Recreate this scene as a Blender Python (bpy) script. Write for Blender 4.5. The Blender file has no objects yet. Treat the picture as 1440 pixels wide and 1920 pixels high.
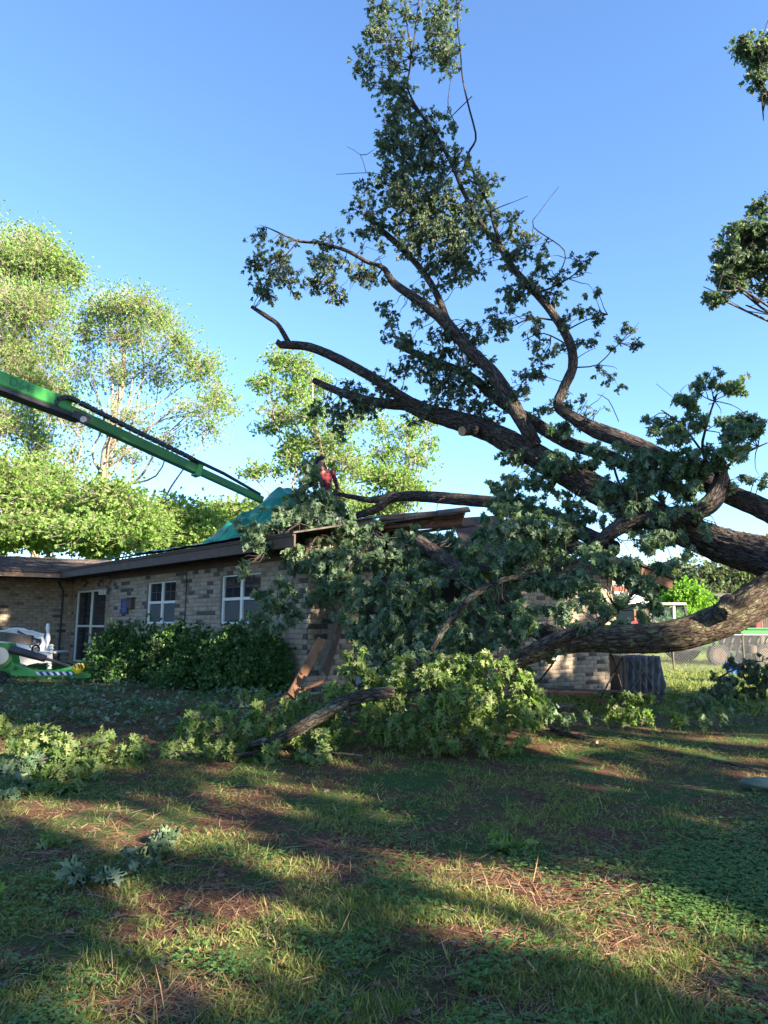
import bpy, math, random
import numpy as np
from mathutils import Vector, Matrix, noise
R = random.Random(7); NR = np.random.default_rng(11)
S = bpy.context.scene; COL = S.collection
# ---------------------------------------------------------------- camera, world, sun, exposure
F = 1300.0; PITCH = math.atan(208/1300); EYE = Vector((0, 0, 1.55))
cam = bpy.data.cameras.new('camera'); camo = bpy.data.objects.new('camera', cam); COL.objects.link(camo)
cam.sensor_fit = 'VERTICAL'; cam.sensor_height = 36; cam.lens = 36*F/1920; cam.clip_end = 2000; cam.clip_start = .05
camo.location = EYE; camo.rotation_euler = (math.pi/2+PITCH, 0, 0); S.camera = camo
SUN_EL = math.radians(23); SUN_AZ = math.atan2(.80, -.60)
SD = Vector((math.sin(SUN_AZ)*math.cos(SUN_EL), math.cos(SUN_AZ)*math.cos(SUN_EL), math.sin(SUN_EL)))
w = bpy.data.worlds.new('World'); S.world = w; w.use_nodes = True
nt = w.node_tree; nt.nodes.clear()
sky = nt.nodes.new('ShaderNodeTexSky'); sky.sky_type = 'NISHITA'; sky.sun_disc = False
sky.sun_elevation = SUN_EL; sky.sun_rotation = SUN_AZ; sky.air_density = 1.0; sky.dust_density = .3; sky.ozone_density = 5.5
bg = nt.nodes.new('ShaderNodeBackground'); bg.inputs[1].default_value = .079
out = nt.nodes.new('ShaderNodeOutputWorld'); nt.links.new(sky.outputs[0], bg.inputs[0]); nt.links.new(bg.outputs[0], out.inputs[0])
sl = bpy.data.lights.new('sun', 'SUN'); sl.energy = 5; sl.angle = math.radians(.5); sl.color = (1, .86, .66)
so = bpy.data.objects.new('sun', sl); COL.objects.link(so); so.rotation_euler = SD.to_track_quat('Z', 'Y').to_euler(); so.location = (20, -15, 20)
S.view_settings.view_transform = 'Standard'; S.view_settings.look = 'None'; S.view_settings.gamma = 1
S.view_settings.use_curve_mapping = False; S.view_settings.exposure = 2.5
S.render.engine = 'CYCLES'
# ---------------------------------------------------------------- pixel rays of the photograph -> world points
_cp, _sp = math.cos(PITCH), math.sin(PITCH)
def ray(px, py):
    x = (px-720)/F; y = -(py-960)/F
    return Vector((x, _cp-y*_sp, _sp+y*_cp))
def at(px, py, Y):
    d = ray(px, py); return EYE + d*(Y/d.y)
def sstep(a, b, x):
    t = min(1, max(0, (x-a)/(b-a))); return t*t*(3-2*t)
def gz(x, y):
    return .36*sstep(6, 11, y)*sstep(4.5, -1.5, x) - .06*sstep(3, 7, x) + .018*noise.noise(Vector((x*1.3, y*1.3, 0))) + .03*noise.noise(Vector((x*.35, y*.35, 5)))
def gp(px, py):
    z = 0
    for _ in range(12):
        d = ray(px, py); t = (z-EYE.z)/d.z; p = EYE+d*t; z = gz(p.x, p.y)
    return Vector((p.x, p.y, z))
def foot(px, Y): q = at(px, 1168, Y); q.z = gz(q.x, q.y); return q
def proj(p):
    d = p-EYE; zf = d.y*_cp+d.z*_sp; up = -d.y*_sp+d.z*_cp
    return (720+F*d.x/zf, 960-F*up/zf, zf)
# ---------------------------------------------------------------- materials
def mat(name, col, rough=.8, var=.25, scale=8, bump=.3, bscale=40, metal=0, col2=None, stretch=None, spec=.3, mix_lo=.35, mix_hi=.65):
    m = bpy.data.materials.new(name); m.use_nodes = True; n = m.node_tree.nodes; l = m.node_tree.links
    b = n['Principled BSDF']; b.inputs['Roughness'].default_value = rough; b.inputs['Metallic'].default_value = metal
    b.inputs['Specular IOR Level'].default_value = spec
    g = n.new('ShaderNodeNewGeometry'); mp = n.new('ShaderNodeMapping'); l.new(g.outputs['Position'], mp.inputs[0])
    if stretch: mp.inputs['Scale'].default_value = stretch
    t = n.new('ShaderNodeTexNoise'); t.inputs['Scale'].default_value = scale; t.inputs['Detail'].default_value = 6
    l.new(mp.outputs[0], t.inputs['Vector'])
    cr = n.new('ShaderNodeValToRGB'); cr.color_ramp.elements[0].position = mix_lo; cr.color_ramp.elements[1].position = mix_hi
    c2 = col2 if col2 else tuple(c*(1-var) for c in col)
    cr.color_ramp.elements[0].color = (*c2, 1); cr.color_ramp.elements[1].color = (*[c*(1+var*.4) for c in col], 1)
    l.new(t.outputs[0], cr.inputs[0]); l.new(cr.outputs[0], b.inputs['Base Color'])
    if bump:
        t2 = n.new('ShaderNodeTexNoise'); t2.inputs['Scale'].default_value = bscale; t2.inputs['Detail'].default_value = 4
        l.new(mp.outputs[0], t2.inputs['Vector'])
        bp = n.new('ShaderNodeBump'); bp.inputs['Strength'].default_value = bump; bp.inputs['Distance'].default_value = .02
        l.new(t2.outputs[0], bp.inputs['Height']); l.new(bp.outputs[0], b.inputs['Normal'])
    return m
def leafmat(name, cols, trans=.35, rough=.5, tcol=None):
    m = bpy.data.materials.new(name); m.use_nodes = True; n = m.node_tree.nodes; l = m.node_tree.links
    b = n['Principled BSDF']; b.inputs['Roughness'].default_value = rough; b.inputs['Specular IOR Level'].default_value = .28
    g = n.new('ShaderNodeNewGeometry'); cr = n.new('ShaderNodeValToRGB'); cr.color_ramp.interpolation = 'LINEAR'
    e = cr.color_ramp.elements
    while len(e) < len(cols): e.new(.5)
    for i, c in enumerate(cols): e[i].position = i/(len(cols)-1); e[i].color = (*c, 1)
    oi = n.new('ShaderNodeObjectInfo'); ad = n.new('ShaderNodeMath'); ad.operation = 'ADD'
    fr = n.new('ShaderNodeMath'); fr.operation = 'FRACT'
    l.new(g.outputs['Random Per Island'], ad.inputs[0]); l.new(oi.outputs['Random'], ad.inputs[1]); l.new(ad.outputs[0], fr.inputs[0]); l.new(fr.outputs[0], cr.inputs[0])
    l.new(cr.outputs[0], b.inputs['Base Color'])
    tr = n.new('ShaderNodeBsdfTranslucent'); mx = n.new('ShaderNodeMixShader'); mx.inputs[0].default_value = trans
    hs = n.new('ShaderNodeMixRGB'); hs.blend_type = 'MULTIPLY'; hs.inputs[0].default_value = 1; hs.inputs[2].default_value = (*(tcol or (1.5, 1.9, .7)), 1)
    l.new(cr.outputs[0], hs.inputs[1]); l.new(hs.outputs[0], tr.inputs[0])
    l.new(b.outputs[0], mx.inputs[1]); l.new(tr.outputs[0], mx.inputs[2]); l.new(mx.outputs[0], n['Material Output'].inputs[0])
    return m
def barkmat(name, c1, c2, lichen=None, lo=.5):
    m = bpy.data.materials.new(name); m.use_nodes = True; n = m.node_tree.nodes; l = m.node_tree.links
    b = n['Principled BSDF']; b.inputs['Roughness'].default_value = .9; b.inputs['Specular IOR Level'].default_value = .2
    g = n.new('ShaderNodeNewGeometry'); at_ = n.new('ShaderNodeAttribute'); at_.attribute_name = 'barkco'
    v = n.new('ShaderNodeTexNoise'); v.inputs['Scale'].default_value = 34; v.inputs['Detail'].default_value = 7; v.inputs['Roughness'].default_value = .6
    l.new(at_.outputs['Vector'], v.inputs['Vector'])
    cr = n.new('ShaderNodeValToRGB'); cr.color_ramp.elements[0].position = .38; cr.color_ramp.elements[1].position = .62
    cr.color_ramp.elements[0].color = (*c1, 1); cr.color_ramp.elements[1].color = (*c2, 1); l.new(v.outputs[0], cr.inputs[0])
    src = cr.outputs[0]
    if lichen:
        t = n.new('ShaderNodeTexNoise'); t.inputs['Scale'].default_value = 7; t.inputs['Detail'].default_value = 9; t.inputs['Roughness'].default_value = .7
        l.new(g.outputs['Position'], t.inputs['Vector'])
        c3 = n.new('ShaderNodeValToRGB'); c3.color_ramp.elements[0].position = lo; c3.color_ramp.elements[1].position = lo+.07
        l.new(t.outputs[0], c3.inputs[0]); mx = n.new('ShaderNodeMixRGB'); l.new(c3.outputs[0], mx.inputs[0]); l.new(src, mx.inputs[1]); mx.inputs[2].default_value = (*lichen, 1)
        src = mx.outputs[0]
    vo = n.new('ShaderNodeTexVoronoi'); vo.feature = 'DISTANCE_TO_EDGE'; vo.inputs['Scale'].default_value = 24
    wp = n.new('ShaderNodeMixRGB'); wp.blend_type = 'ADD'; wp.inputs[0].default_value = .035; l.new(at_.outputs['Vector'], wp.inputs[1]); l.new(v.outputs['Color'], wp.inputs[2]); l.new(wp.outputs[0], vo.inputs['Vector'])
    ck = n.new('ShaderNodeValToRGB'); ck.color_ramp.elements[0].position = .0; ck.color_ramp.elements[1].position = .16; ck.color_ramp.elements[0].color = (.42, .38, .36, 1); l.new(vo.outputs['Distance'], ck.inputs[0])
    mu = n.new('ShaderNodeMixRGB'); mu.blend_type = 'MULTIPLY'; mu.inputs[0].default_value = 1; l.new(src, mu.inputs[1]); l.new(ck.outputs[0], mu.inputs[2]); src = mu.outputs[0]
    l.new(src, b.inputs['Base Color'])
    hm = n.new('ShaderNodeMixRGB'); hm.blend_type = 'MULTIPLY'; hm.inputs[0].default_value = .8; l.new(v.outputs[0], hm.inputs[1]); l.new(ck.outputs[0], hm.inputs[2])
    bp = n.new('ShaderNodeBump'); bp.inputs['Strength'].default_value = 1; bp.inputs['Distance'].default_value = .07
    l.new(hm.outputs[0], bp.inputs['Height']); l.new(bp.outputs[0], b.inputs['Normal'])
    return m
def flat(name, col, rough=.5, metal=0, spec=.5):
    return mat(name, col, rough, .12, 3, .05, 60, metal, spec=spec)
def glass(name, tint=(.02, .025, .03)):
    m = bpy.data.materials.new(name); m.use_nodes = True; b = m.node_tree.nodes['Principled BSDF']
    b.inputs['Base Color'].default_value = (*tint, 1); b.inputs['Roughness'].default_value = .05; b.inputs['Specular IOR Level'].default_value = .6
    return m
M = dict(
 bark=barkmat('tree_bark', (.045, .037, .036), (.16, .13, .115), (.19, .19, .14), .56),
 bark_lichen=barkmat('lichen_bark', (.045, .034, .026), (.16, .12, .085), (.21, .20, .11), .53),
 bark_moss=barkmat('mossy_bark', (.04, .035, .03), (.12, .10, .08), (.17, .19, .145), .52),
 bark_pale=barkmat('pale_bark', (.20, .16, .12), (.48, .42, .34)),
 bark_dark=barkmat('twig_bark', (.03, .025, .025), (.08, .06, .055)),
 cut=mat('cut_wood', (.42, .27, .16), .8, .35, 20),
 leaf=leafmat('oak_leaf', [(.06, .11, .06), (.10, .16, .085), (.135, .20, .11), (.20, .25, .18), (.08, .135, .08)], .35),
 leaf_up=leafmat('veiled_oak_leaf', [(.055, .085, .072), (.078, .115, .09), (.10, .14, .105), (.19, .19, .13)], .33),  # lightened, bluish green: lens veil mixed into the leaf colour
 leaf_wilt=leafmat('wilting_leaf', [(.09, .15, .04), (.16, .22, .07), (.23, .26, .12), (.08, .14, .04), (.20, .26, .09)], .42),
 leaf_grey=leafmat('pale_underside_leaf', [(.09, .13, .07), (.18, .22, .14), (.06, .10, .05), (.04, .07, .035)], .2),
 leaf_spring=leafmat('spring_leaf', [(.15, .24, .07), (.21, .31, .10), (.28, .36, .14), (.17, .26, .08), (.10, .17, .05)], .46),
 leaf_far=leafmat('far_leaf', [(.12, .20, .05), (.18, .28, .075), (.24, .32, .10), (.08, .14, .04)], .46),
 leaf_lime=leafmat('lime_leaf', [(.15, .27, .04), (.20, .32, .06), (.11, .22, .035)], .5),
 leaf_grn=leafmat('grey_green_leaf', [(.10, .13, .07), (.15, .18, .10), (.07, .10, .05)], .3),
 shrub=leafmat('shrub_leaf', [(.035, .08, .025), (.06, .13, .04), (.10, .185, .055)], .2, .35),
 grass=leafmat('grass_blade', [(.07, .12, .03), (.14, .19, .05), (.20, .20, .065), (.31, .26, .13), (.075, .125, .03)], .35, .6),
 clover=leafmat('clover_leaf', [(.05, .12, .03), (.10, .19, .045), (.13, .21, .06), (.06, .13, .035)], .3, .5),
 straw=leafmat('pine_straw', [(.22, .11, .06), (.32, .17, .09), (.10, .05, .03), (.42, .30, .19)], .1, .7, (1, 1, 1)),
 dead=leafmat('dead_leaf', [(.14, .09, .06), (.24, .17, .12), (.08, .055, .04), (.15, .12, .10)], .15, .7, (1, .9, .7)),
 mortar=mat('mortar', (.20, .18, .155), .95, .2, 30),
 brick_a=mat('tan_brick', (.30, .23, .165), .9, .22, 9), brick_b=mat('greige_brick', (.345, .275, .205), .9, .2, 9),
 brick_c=mat('brown_brick', (.20, .145, .11), .9, .3, 9), brick_d=mat('dark_brick', (.09, .073, .068), .85, .3, 9),
 fascia=mat('brown_fascia', (.10, .065, .05), .75, .25, 5), soffit=mat('soffit', (.09, .065, .055), .85, .2, 5),
 fascia_l=mat('light_brown_fascia', (.36, .2, .12), .75, .25, 5),
 shingle=mat('shingles', (.095, .075, .068), .95, .4, 14, .6, 90), shingle2=mat('shingles_dark', (.06, .05, .048), .95, .4, 14, .6, 90),
 wood=mat('broken_wood', (.20, .10, .055), .8, .35, 6), wood_grey=mat('weathered_wood', (.15, .12, .10), .9, .35, 9, .5, 60, stretch=(6, 6, .6)),
 wood_red=mat('reddish_board', (.26, .09, .055), .8, .3, 8), ply=mat('plywood', (.22, .15, .10), .85, .3, 5),
 white=mat('white_paint', (.68, .68, .66), .5, .1, 8, .03), vinyl=mat('white_vinyl', (.66, .65, .60), .45, .08, 5, .02),
 glass=glass('window_glass'), dark=flat('interior_shade', (.025, .022, .022), .95), screen=flat('window_screen', (.07, .075, .075), .8),
 curtain=mat('curtain', (.10, .13, .12), .9, .3, 12),
 green=flat('lift_green', (.05, .30, .06), .38), green_d=flat('lift_dark_green', (.03, .17, .04), .45), green_l=flat('lettering_green', (.03, .17, .05), .45), black=flat('black_steel', (.02, .02, .024), .5), rubber=flat('rubber', (.018, .018, .018), .85),
 grey=flat('grey_steel', (.30, .30, .31), .5, .3), teal=mat('teal_tarp', (.012, .19, .12), .42, .25, 4, .25, 7), blue_tarp=mat('blue_tarp', (.11, .20, .38), .4, .25, 4, .3, 9),
 yellow=flat('yellow_paint', (.75, .55, .02), .5), blue=flat('blue_plastic', (.01, .10, .55), .35), navy=flat('navy_sign', (.01, .02, .14), .5),
 red=flat('tractor_red', (.20, .02, .025), .4), plastic=mat('grey_plastic_sheet', (.20, .20, .215), .35, .5, 5, .5, 12),
 skin=flat('skin', (.30, .18, .12), .6), jeans=flat('dark_trousers', (.02, .022, .03), .85), cap=flat('navy_cap', (.015, .02, .05), .8),
 rock=mat('pale_rock', (.14, .17, .13), .9, .4, 8, .7, 30), sheet=flat('grey_blue_sheathing', (.16, .20, .28), .7), lamp=flat('lamp_glass', (.45, .42, .38), .3),
 bwhite=flat('far_white', (.6, .6, .58), .7), wire=flat('galvanised_wire', (.28, .29, .29), .5, .5),
)
m = bpy.data.materials.new('cab_glass'); m.use_nodes = True; n = m.node_tree.nodes; l = m.node_tree.links
tp_ = n.new('ShaderNodeBsdfTransparent'); mx = n.new('ShaderNodeMixShader'); mx.inputs[0].default_value = .35; n['Principled BSDF'].inputs['Roughness'].default_value = .08
n['Principled BSDF'].inputs['Base Color'].default_value = (.05, .07, .08, 1); tp_.inputs[0].default_value = (.7, .8, .8, 1)
l.new(tp_.outputs[0], mx.inputs[1]); l.new(n['Principled BSDF'].outputs[0], mx.inputs[2]); l.new(mx.outputs[0], n['Material Output'].inputs[0]); M['cab'] = m
# plaid shirt
m = bpy.data.materials.new('red_plaid'); m.use_nodes = True; n = m.node_tree.nodes; l = m.node_tree.links
b = n['Principled BSDF']; b.inputs['Roughness'].default_value = .9
g = n.new('ShaderNodeNewGeometry'); sx = n.new('ShaderNodeSeparateXYZ'); l.new(g.outputs['Position'], sx.inputs[0])
def wave(o):
    a = n.new('ShaderNodeMath'); a.operation = 'MULTIPLY'; a.inputs[1].default_value = 55; l.new(o, a.inputs[0])
    c = n.new('ShaderNodeMath'); c.operation = 'SINE'; l.new(a.outputs[0], c.inputs[0])
    d = n.new('ShaderNodeMath'); d.operation = 'GREATER_THAN'; d.inputs[1].default_value = .1; l.new(c.outputs[0], d.inputs[0]); return d.outputs[0]
ad = n.new('ShaderNodeMath'); ad.operation = 'ADD'; l.new(wave(sx.outputs[0]), ad.inputs[0]); l.new(wave(sx.outputs[2]), ad.inputs[1])
hf = n.new('ShaderNodeMath'); hf.operation = 'MULTIPLY'; hf.inputs[1].default_value = .5; l.new(ad.outputs[0], hf.inputs[0])
cr = n.new('ShaderNodeValToRGB'); cr.color_ramp.elements[0].color = (.30, .025, .03, 1); cr.color_ramp.elements[1].color = (.02, .012, .02, 1)
l.new(hf.outputs[0], cr.inputs[0]); l.new(cr.outputs[0], b.inputs['Base Color']); M['plaid'] = m
# ---------------------------------------------------------------- object helpers
def settle(o, parent):
    COL.objects.link(o)
    if parent:
        o.parent = parent
        if parent.type == 'EMPTY': o.matrix_parent_inverse = Matrix.Translation(-parent.location)
        else: o.matrix_parent_inverse = parent.matrix_basis.inverted()
    return o
def tag(o, label=None, cat=None, group=None, kind=None):
    if label: o['label'] = label
    if cat: o['category'] = cat
    if group: o['group'] = group
    if kind: o['kind'] = kind
    return o
def thing(name, loc, label, cat, group=None):
    o = bpy.data.objects.new(name, None); COL.objects.link(o); o.location = loc; o.empty_display_size = .2
    return tag(o, label, cat, group)
def npmesh(name, V, Fc, mats, midx=None, smooth=False):
    """V (n,3) array, Fc: list of arrays each (k, nverts) of same arity"""
    me = bpy.data.meshes.new(name); V = np.asarray(V, dtype=np.float32)
    if not isinstance(Fc, list): Fc = [Fc]
    Fc = [np.asarray(f, dtype=np.int32) for f in Fc if len(f)]
    loops = np.concatenate([f.ravel() for f in Fc]); tot = np.concatenate([np.full(len(f), f.shape[1], dtype=np.int32) for f in Fc])
    st = np.concatenate([[0], np.cumsum(tot)[:-1]]).astype(np.int32)
    me.vertices.add(len(V)); me.vertices.foreach_set('co', V.ravel())
    me.loops.add(len(loops)); me.loops.foreach_set('vertex_index', loops)
    me.polygons.add(len(tot)); me.polygons.foreach_set('loop_start', st); me.polygons.foreach_set('loop_total', tot)
    for mm in (mats if isinstance(mats, (list, tuple)) else [mats]): me.materials.append(mm)
    if midx is not None: me.polygons.foreach_set('material_index', np.asarray(midx, dtype=np.int32))
    if smooth: me.polygons.foreach_set('use_smooth', np.ones(len(tot), dtype=bool))
    me.update(calc_edges=True); return me
class MB:
    def __init__(s): s.v = []; s.f = []; s.mi = []; s.m = 0
    def poly(s, pts, faces):
        b = len(s.v); s.v += [tuple(p) for p in pts]; s.f += [tuple(i+b for i in f) for f in faces]; s.mi += [s.m]*len(faces); return s
    def hexa(s, p):   # 8 points: bottom 4 ccw, top 4
        return s.poly(p, [(3,2,1,0), (4,5,6,7), (0,1,5,4), (1,2,6,5), (2,3,7,6), (3,0,4,7)])
    def beam(s, a, b, w, h, up=Vector((0,0,1)), tw=0):
        a = Vector(a); b = Vector(b); d = (b-a).normalized(); sd = d.cross(up)
        if sd.length < 1e-4: sd = d.cross(Vector((1,0,0)))
        sd.normalize(); u = sd.cross(d).normalized()
        if tw: q = Matrix.Rotation(tw, 3, d); sd = q@sd; u = q@u
        sd = sd*w/2; u = u*h/2
        return s.hexa([a-sd-u, a+sd-u, b+sd-u, b-sd-u, a-sd+u, a+sd+u, b+sd+u, b-sd+u])
    def tube(s, pts, rad, sides=8, cap=True):
        V, Q = tubearr(pts, rad, sides); b = len(s.v); s.v += [tuple(x) for x in V]; s.f += [tuple(int(i)+b for i in q) for q in Q]; s.mi += [s.m]*len(Q)
        if cap:
            nn = len(pts); s.f.append(tuple(b+i for i in range(sides))[::-1]); s.f.append(tuple(b+(nn-1)*sides+i for i in range(sides))); s.mi += [s.m]*2
        return s
    def cyl(s, a, b, r, sides=16): return s.tube([Vector(a), Vector(b)], [r, r], sides)
    def build(s, name, mats, parent=None, smooth=False, bevel=0):
        me = bpy.data.meshes.new(name); me.from_pydata(s.v, [], s.f)
        for mm in (mats if isinstance(mats, (list, tuple)) else [mats]): me.materials.append(mm)
        me.polygons.foreach_set('material_index', s.mi)
        if smooth: me.polygons.foreach_set('use_smooth', [True]*len(s.f))
        me.update(); o = bpy.data.objects.new(name, me); settle(o, parent)
        if bevel:
            bv = o.modifiers.new('bevel', 'BEVEL'); bv.width = bevel; bv.segments = 2; bv.limit_method = 'ANGLE'
        return o
def tubearr(pts, rad, sides):
    pts = [Vector(p) for p in pts]; n_ = len(pts); V = np.zeros((n_*sides, 3)); ref = None
    for i, p in enumerate(pts):
        d = (pts[min(i+1, n_-1)]-pts[max(i-1, 0)]).normalized()
        if ref is None: ref = d.orthogonal().normalized()
        ref = (ref-d*ref.dot(d)).normalized(); bi = d.cross(ref)
        for k in range(sides):
            a = 2*math.pi*k/sides; V[i*sides+k] = p+(ref*math.cos(a)+bi*math.sin(a))*rad[i]
    k = np.arange(sides); k1 = (k+1) % sides; Q = []
    for i in range(n_-1): Q.append(np.stack([i*sides+k, i*sides+k1, (i+1)*sides+k1, (i+1)*sides+k], 1))
    return V, np.concatenate(Q)
def spline(ctrl, step):
    """ctrl: list of (Vector, r); catmull-rom resample"""
    P = [c[0] for c in ctrl]; Rr = [c[1] for c in ctrl]; o = []; ro = []
    for i in range(len(P)-1):
        p0 = P[max(i-1, 0)]; p1 = P[i]; p2 = P[i+1]; p3 = P[min(i+2, len(P)-1)]
        k = max(2, int((p2-p1).length/step))
        for j in range(k):
            t = j/k; o.append(.5*((2*p1)+(p2-p0)*t+(2*p0-5*p1+4*p2-p3)*t*t+(3*p1-p0-3*p2+p3)*t**3)); ro.append(Rr[i]+(Rr[i+1]-Rr[i])*t)
    o.append(P[-1]); ro.append(Rr[-1]); return o, ro
def limb(name, ctrl, material, parent, sides=16, step=.06, rough=.06, kink=.35, cutend=False, fur=1.0):
    """a bark covered limb with ridged relief; ctrl (Vector, radius)"""
    pts, rad = spline(ctrl, step); sd = R.random()*50
    pts = [p+Vector((noise.noise(p*.9+Vector((sd,0,0))), noise.noise(p*.9+Vector((0,sd,0))), noise.noise(p*.9+Vector((0,0,sd)))))*rad[i]*kink for i, p in enumerate(pts)]
    V, Q = tubearr(pts, rad, sides); s_ = 0
    for i in range(len(pts)):
        if i: s_ += (pts[i]-pts[i-1]).length
        r = rad[i]; c = pts[i]
        for k in range(sides):
            a = 2*math.pi*k/sides; ca, sa = math.cos(a), math.sin(a)
            n1 = noise.noise(Vector((ca*5+sd, sa*5, s_*1.6/max(r,.05)*.25))); n2 = abs(noise.noise(Vector((ca*r*24+sd, sa*r*24, s_*4.5))))
            n3 = noise.noise(Vector((ca*.8+sd, sa*.8, s_*.9)))
            V[i*sides+k] = np.array(c)+(V[i*sides+k]-np.array(c))*(1+rough*(n1*.8-n2*2.4*fur)+.13*n3)
    co_ = []; s_ = 0
    for i in range(len(pts)):
        if i: s_ += (pts[i]-pts[i-1]).length
        for k in range(sides): a = 2*math.pi*k/sides; co_.append((math.cos(a)*rad[i], math.sin(a)*rad[i], s_*.28+sd))
    co_ += [(0,0,sd), (0,0,s_*.28+sd)]
    V = np.vstack([V, np.array(pts[0])[None], np.array(pts[-1])[None]]); n_ = len(pts); k = np.arange(sides); k1 = (k+1) % sides
    c0 = np.stack([np.full(sides, len(V)-2), k1, k], 1); c1 = np.stack([np.full(sides, len(V)-1), (n_-1)*sides+k, (n_-1)*sides+k1], 1)
    mi = np.concatenate([np.zeros(len(Q)), np.zeros(sides), np.full(sides, 1 if cutend else 0)])
    me = npmesh(name, V, [Q, c0, c1], [material, M['cut']], mi, True)
    me.polygons.foreach_set('use_smooth', np.concatenate([np.ones(len(Q)), np.zeros(2*sides)]).astype(bool))
    at_ = me.attributes.new('barkco', 'FLOAT_VECTOR', 'POINT'); at_.data.foreach_set('vector', np.array(co_, dtype=np.float32).ravel())
    return settle(bpy.data.objects.new(name, me), parent), pts, rad
def pxlimb(name, P, material, parent, **k):
    return limb(name, [(at(x, y, Y), w_*(.70 if w_ > 15 else .82)/2*Y/F) for x, y, Y, w_ in P], material, parent, **k)
# leaf templates: x across, y along (0..1), z normal
def leaf_lobed():
    o = [(0,0), (.07,.14), (.24,.18), (.12,.30), (.36,.42), (.40,.58), (.15,.52), (.22,.80), (.08,.74), (0,1.0)]
    L = [(x, y) for x, y in o]; Rr = [(-x, y) for x, y in o[1:-1]][::-1]
    ring = L+Rr; V = [(x, y, abs(x)*.35-.25*y*y+.05*math.sin(9*y)*(abs(x) > .2)) for x, y in ring]+[(0,.35,-.03), (0,.65,-.11)]
    n_ = len(ring); c1, c2 = n_, n_+1; T = []
    for i in range(n_):
        j = (i+1) % n_; ym = (ring[i][1]+ring[j][1])/2
        T.append((i, j, c1 if ym < .5 else c2))
    # close the two fans
    T += [(4, 5, c1), (c1, 5, c2)] if False else []
    idx = [i for i in range(n_)]
    # join centre points through the widest point on each side
    r5 = 5; l5 = n_-5
    T += [(c1, r5, c2), (c1, c2, l5)]
    return np.array(V), np.array(T)
def leaf_simple():
    V = [(0,0,0), (.20,.22,.06), (.10,.40,.03), (.29,.60,.05), (.07,.72,-.1), (0,1,-.25), (-.07,.72,-.1), (-.29,.60,.05), (-.10,.40,.03), (-.20,.22,.06)]
    T = [(0,1,2), (0,2,8), (0,8,9), (2,3,4), (2,4,6), (2,6,8), (6,7,8), (4,5,6)]
    return np.array(V), np.array(T)
def leaf_far():
    return np.array([(0,0,0), (.36,.5,.1), (0,1,-.1), (-.36,.5,.1)]), np.array([(0,1,2), (0,2,3)])
LOB, SIM, FAR = leaf_lobed(), leaf_simple(), leaf_far()
def norm(a): return a/np.maximum(np.linalg.norm(a, axis=1, keepdims=True), 1e-6)
def leafmesh(name, base, dirv, nrm, size, tpl, mats, parent, midx=None, smooth=False):
    T, Fc = tpl; n_ = len(base); d = norm(dirv); x = norm(np.cross(d, nrm)); z = np.cross(x, d)
    c = T[None,:,0,None]*x[:,None,:]+T[None,:,1,None]*d[:,None,:]+T[None,:,2,None]*z[:,None,:]
    V = base[:,None,:]+c*size[:,None,None]
    f = (Fc[None]+np.arange(n_)[:,None,None]*len(T)).reshape(-1, 3)
    me = npmesh(name, V.reshape(-1,3), f, mats, None if midx is None else np.repeat(midx, len(Fc)), smooth)
    return settle(bpy.data.objects.new(name, me), parent)
def cloud(blobs, per=7, leaf=.14, droop=.5, spread=.9, shell=0.0, twigs=None, clump=8, cr_=.42, nb_=.5):
    """blobs: (Vector centre, rx, ry, rz, nsprigs). returns base, dir, nrm, size; twigs: MB-like lists"""
    B, D, N, Sz = [], [], [], []
    for c, rx, ry, rz, n_ in blobs:
        n_ = max(1, int(n_)); q = NR.normal(size=(n_, 3)); q = norm(q)*(NR.random((n_,1))**(1/(3+shell*6)))
        # sub clumps
        k = max(2, n_//clump); sub = norm(NR.normal(size=(k,3)))*(NR.random((k,1))**.45); pick = NR.integers(0, k, n_)
        far_ = (NR.random((n_,1)) < .25)*1.0; q = sub[pick]*.8+q*cr_*(1+far_*.9)
        cen = np.array(c)+q*np.array([rx, ry, rz]); ax = norm(q*.7+NR.normal(size=(n_,3))*.5+np.array([0,0,-droop]))
        if twigs is not None:
            sc = np.array(c)+sub[pick]*.55*np.array([rx, ry, rz]); twigs.append((sc, cen))
        for j in range(per):
            B.append(cen+ax*leaf*(.25*(j-per/2)/per)+NR.normal(size=(n_,3))*leaf*.12)
            D.append(ax+NR.normal(size=(n_,3))*spread*.6+np.array([0,0,-droop*.4])); N.append(norm(NR.normal(size=(n_,3))+np.array([0,0,nb_])))
            Sz.append(leaf*NR.uniform(.55, 1.2, n_))
    return np.concatenate(B), np.concatenate(D), np.concatenate(N), np.concatenate(Sz)
def twigmesh(name, pairs, r, material, parent):
    A = np.concatenate([p[0] for p in pairs]); B = np.concatenate([p[1] for p in pairs]); keep = np.linalg.norm(B-A, axis=1) > .02; A = A[keep]; B = B[keep]
    if not len(A): return None
    d = norm(B-A); x = norm(np.cross(d, np.array([[.3,.2,1.]]))); y = np.cross(d, x); mid = (A+B)/2+NR.normal(size=A.shape)*np.linalg.norm(B-A, axis=1, keepdims=True)*.07
    ring = []
    for P, rr in ((A, r), (mid, r*.8), (B, r*.5)):
        for a in (0, 2.094, 4.189): ring.append(P+(x*math.cos(a)+y*math.sin(a))*rr)
    V = np.stack(ring, 1); n_ = len(A); f = []
    for s_ in (0, 3):
        for k in range(3): f.append((s_+k, s_+(k+1) % 3, s_+3+(k+1) % 3, s_+3+k))
    f = (np.array(f)[None]+np.arange(n_)[:,None,None]*9).reshape(-1, 4)
    o = settle(bpy.data.objects.new(name, npmesh(name, V.reshape(-1,3), f, material)), parent); o['kind'] = 'stuff'; return o
leafdata = {}
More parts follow.
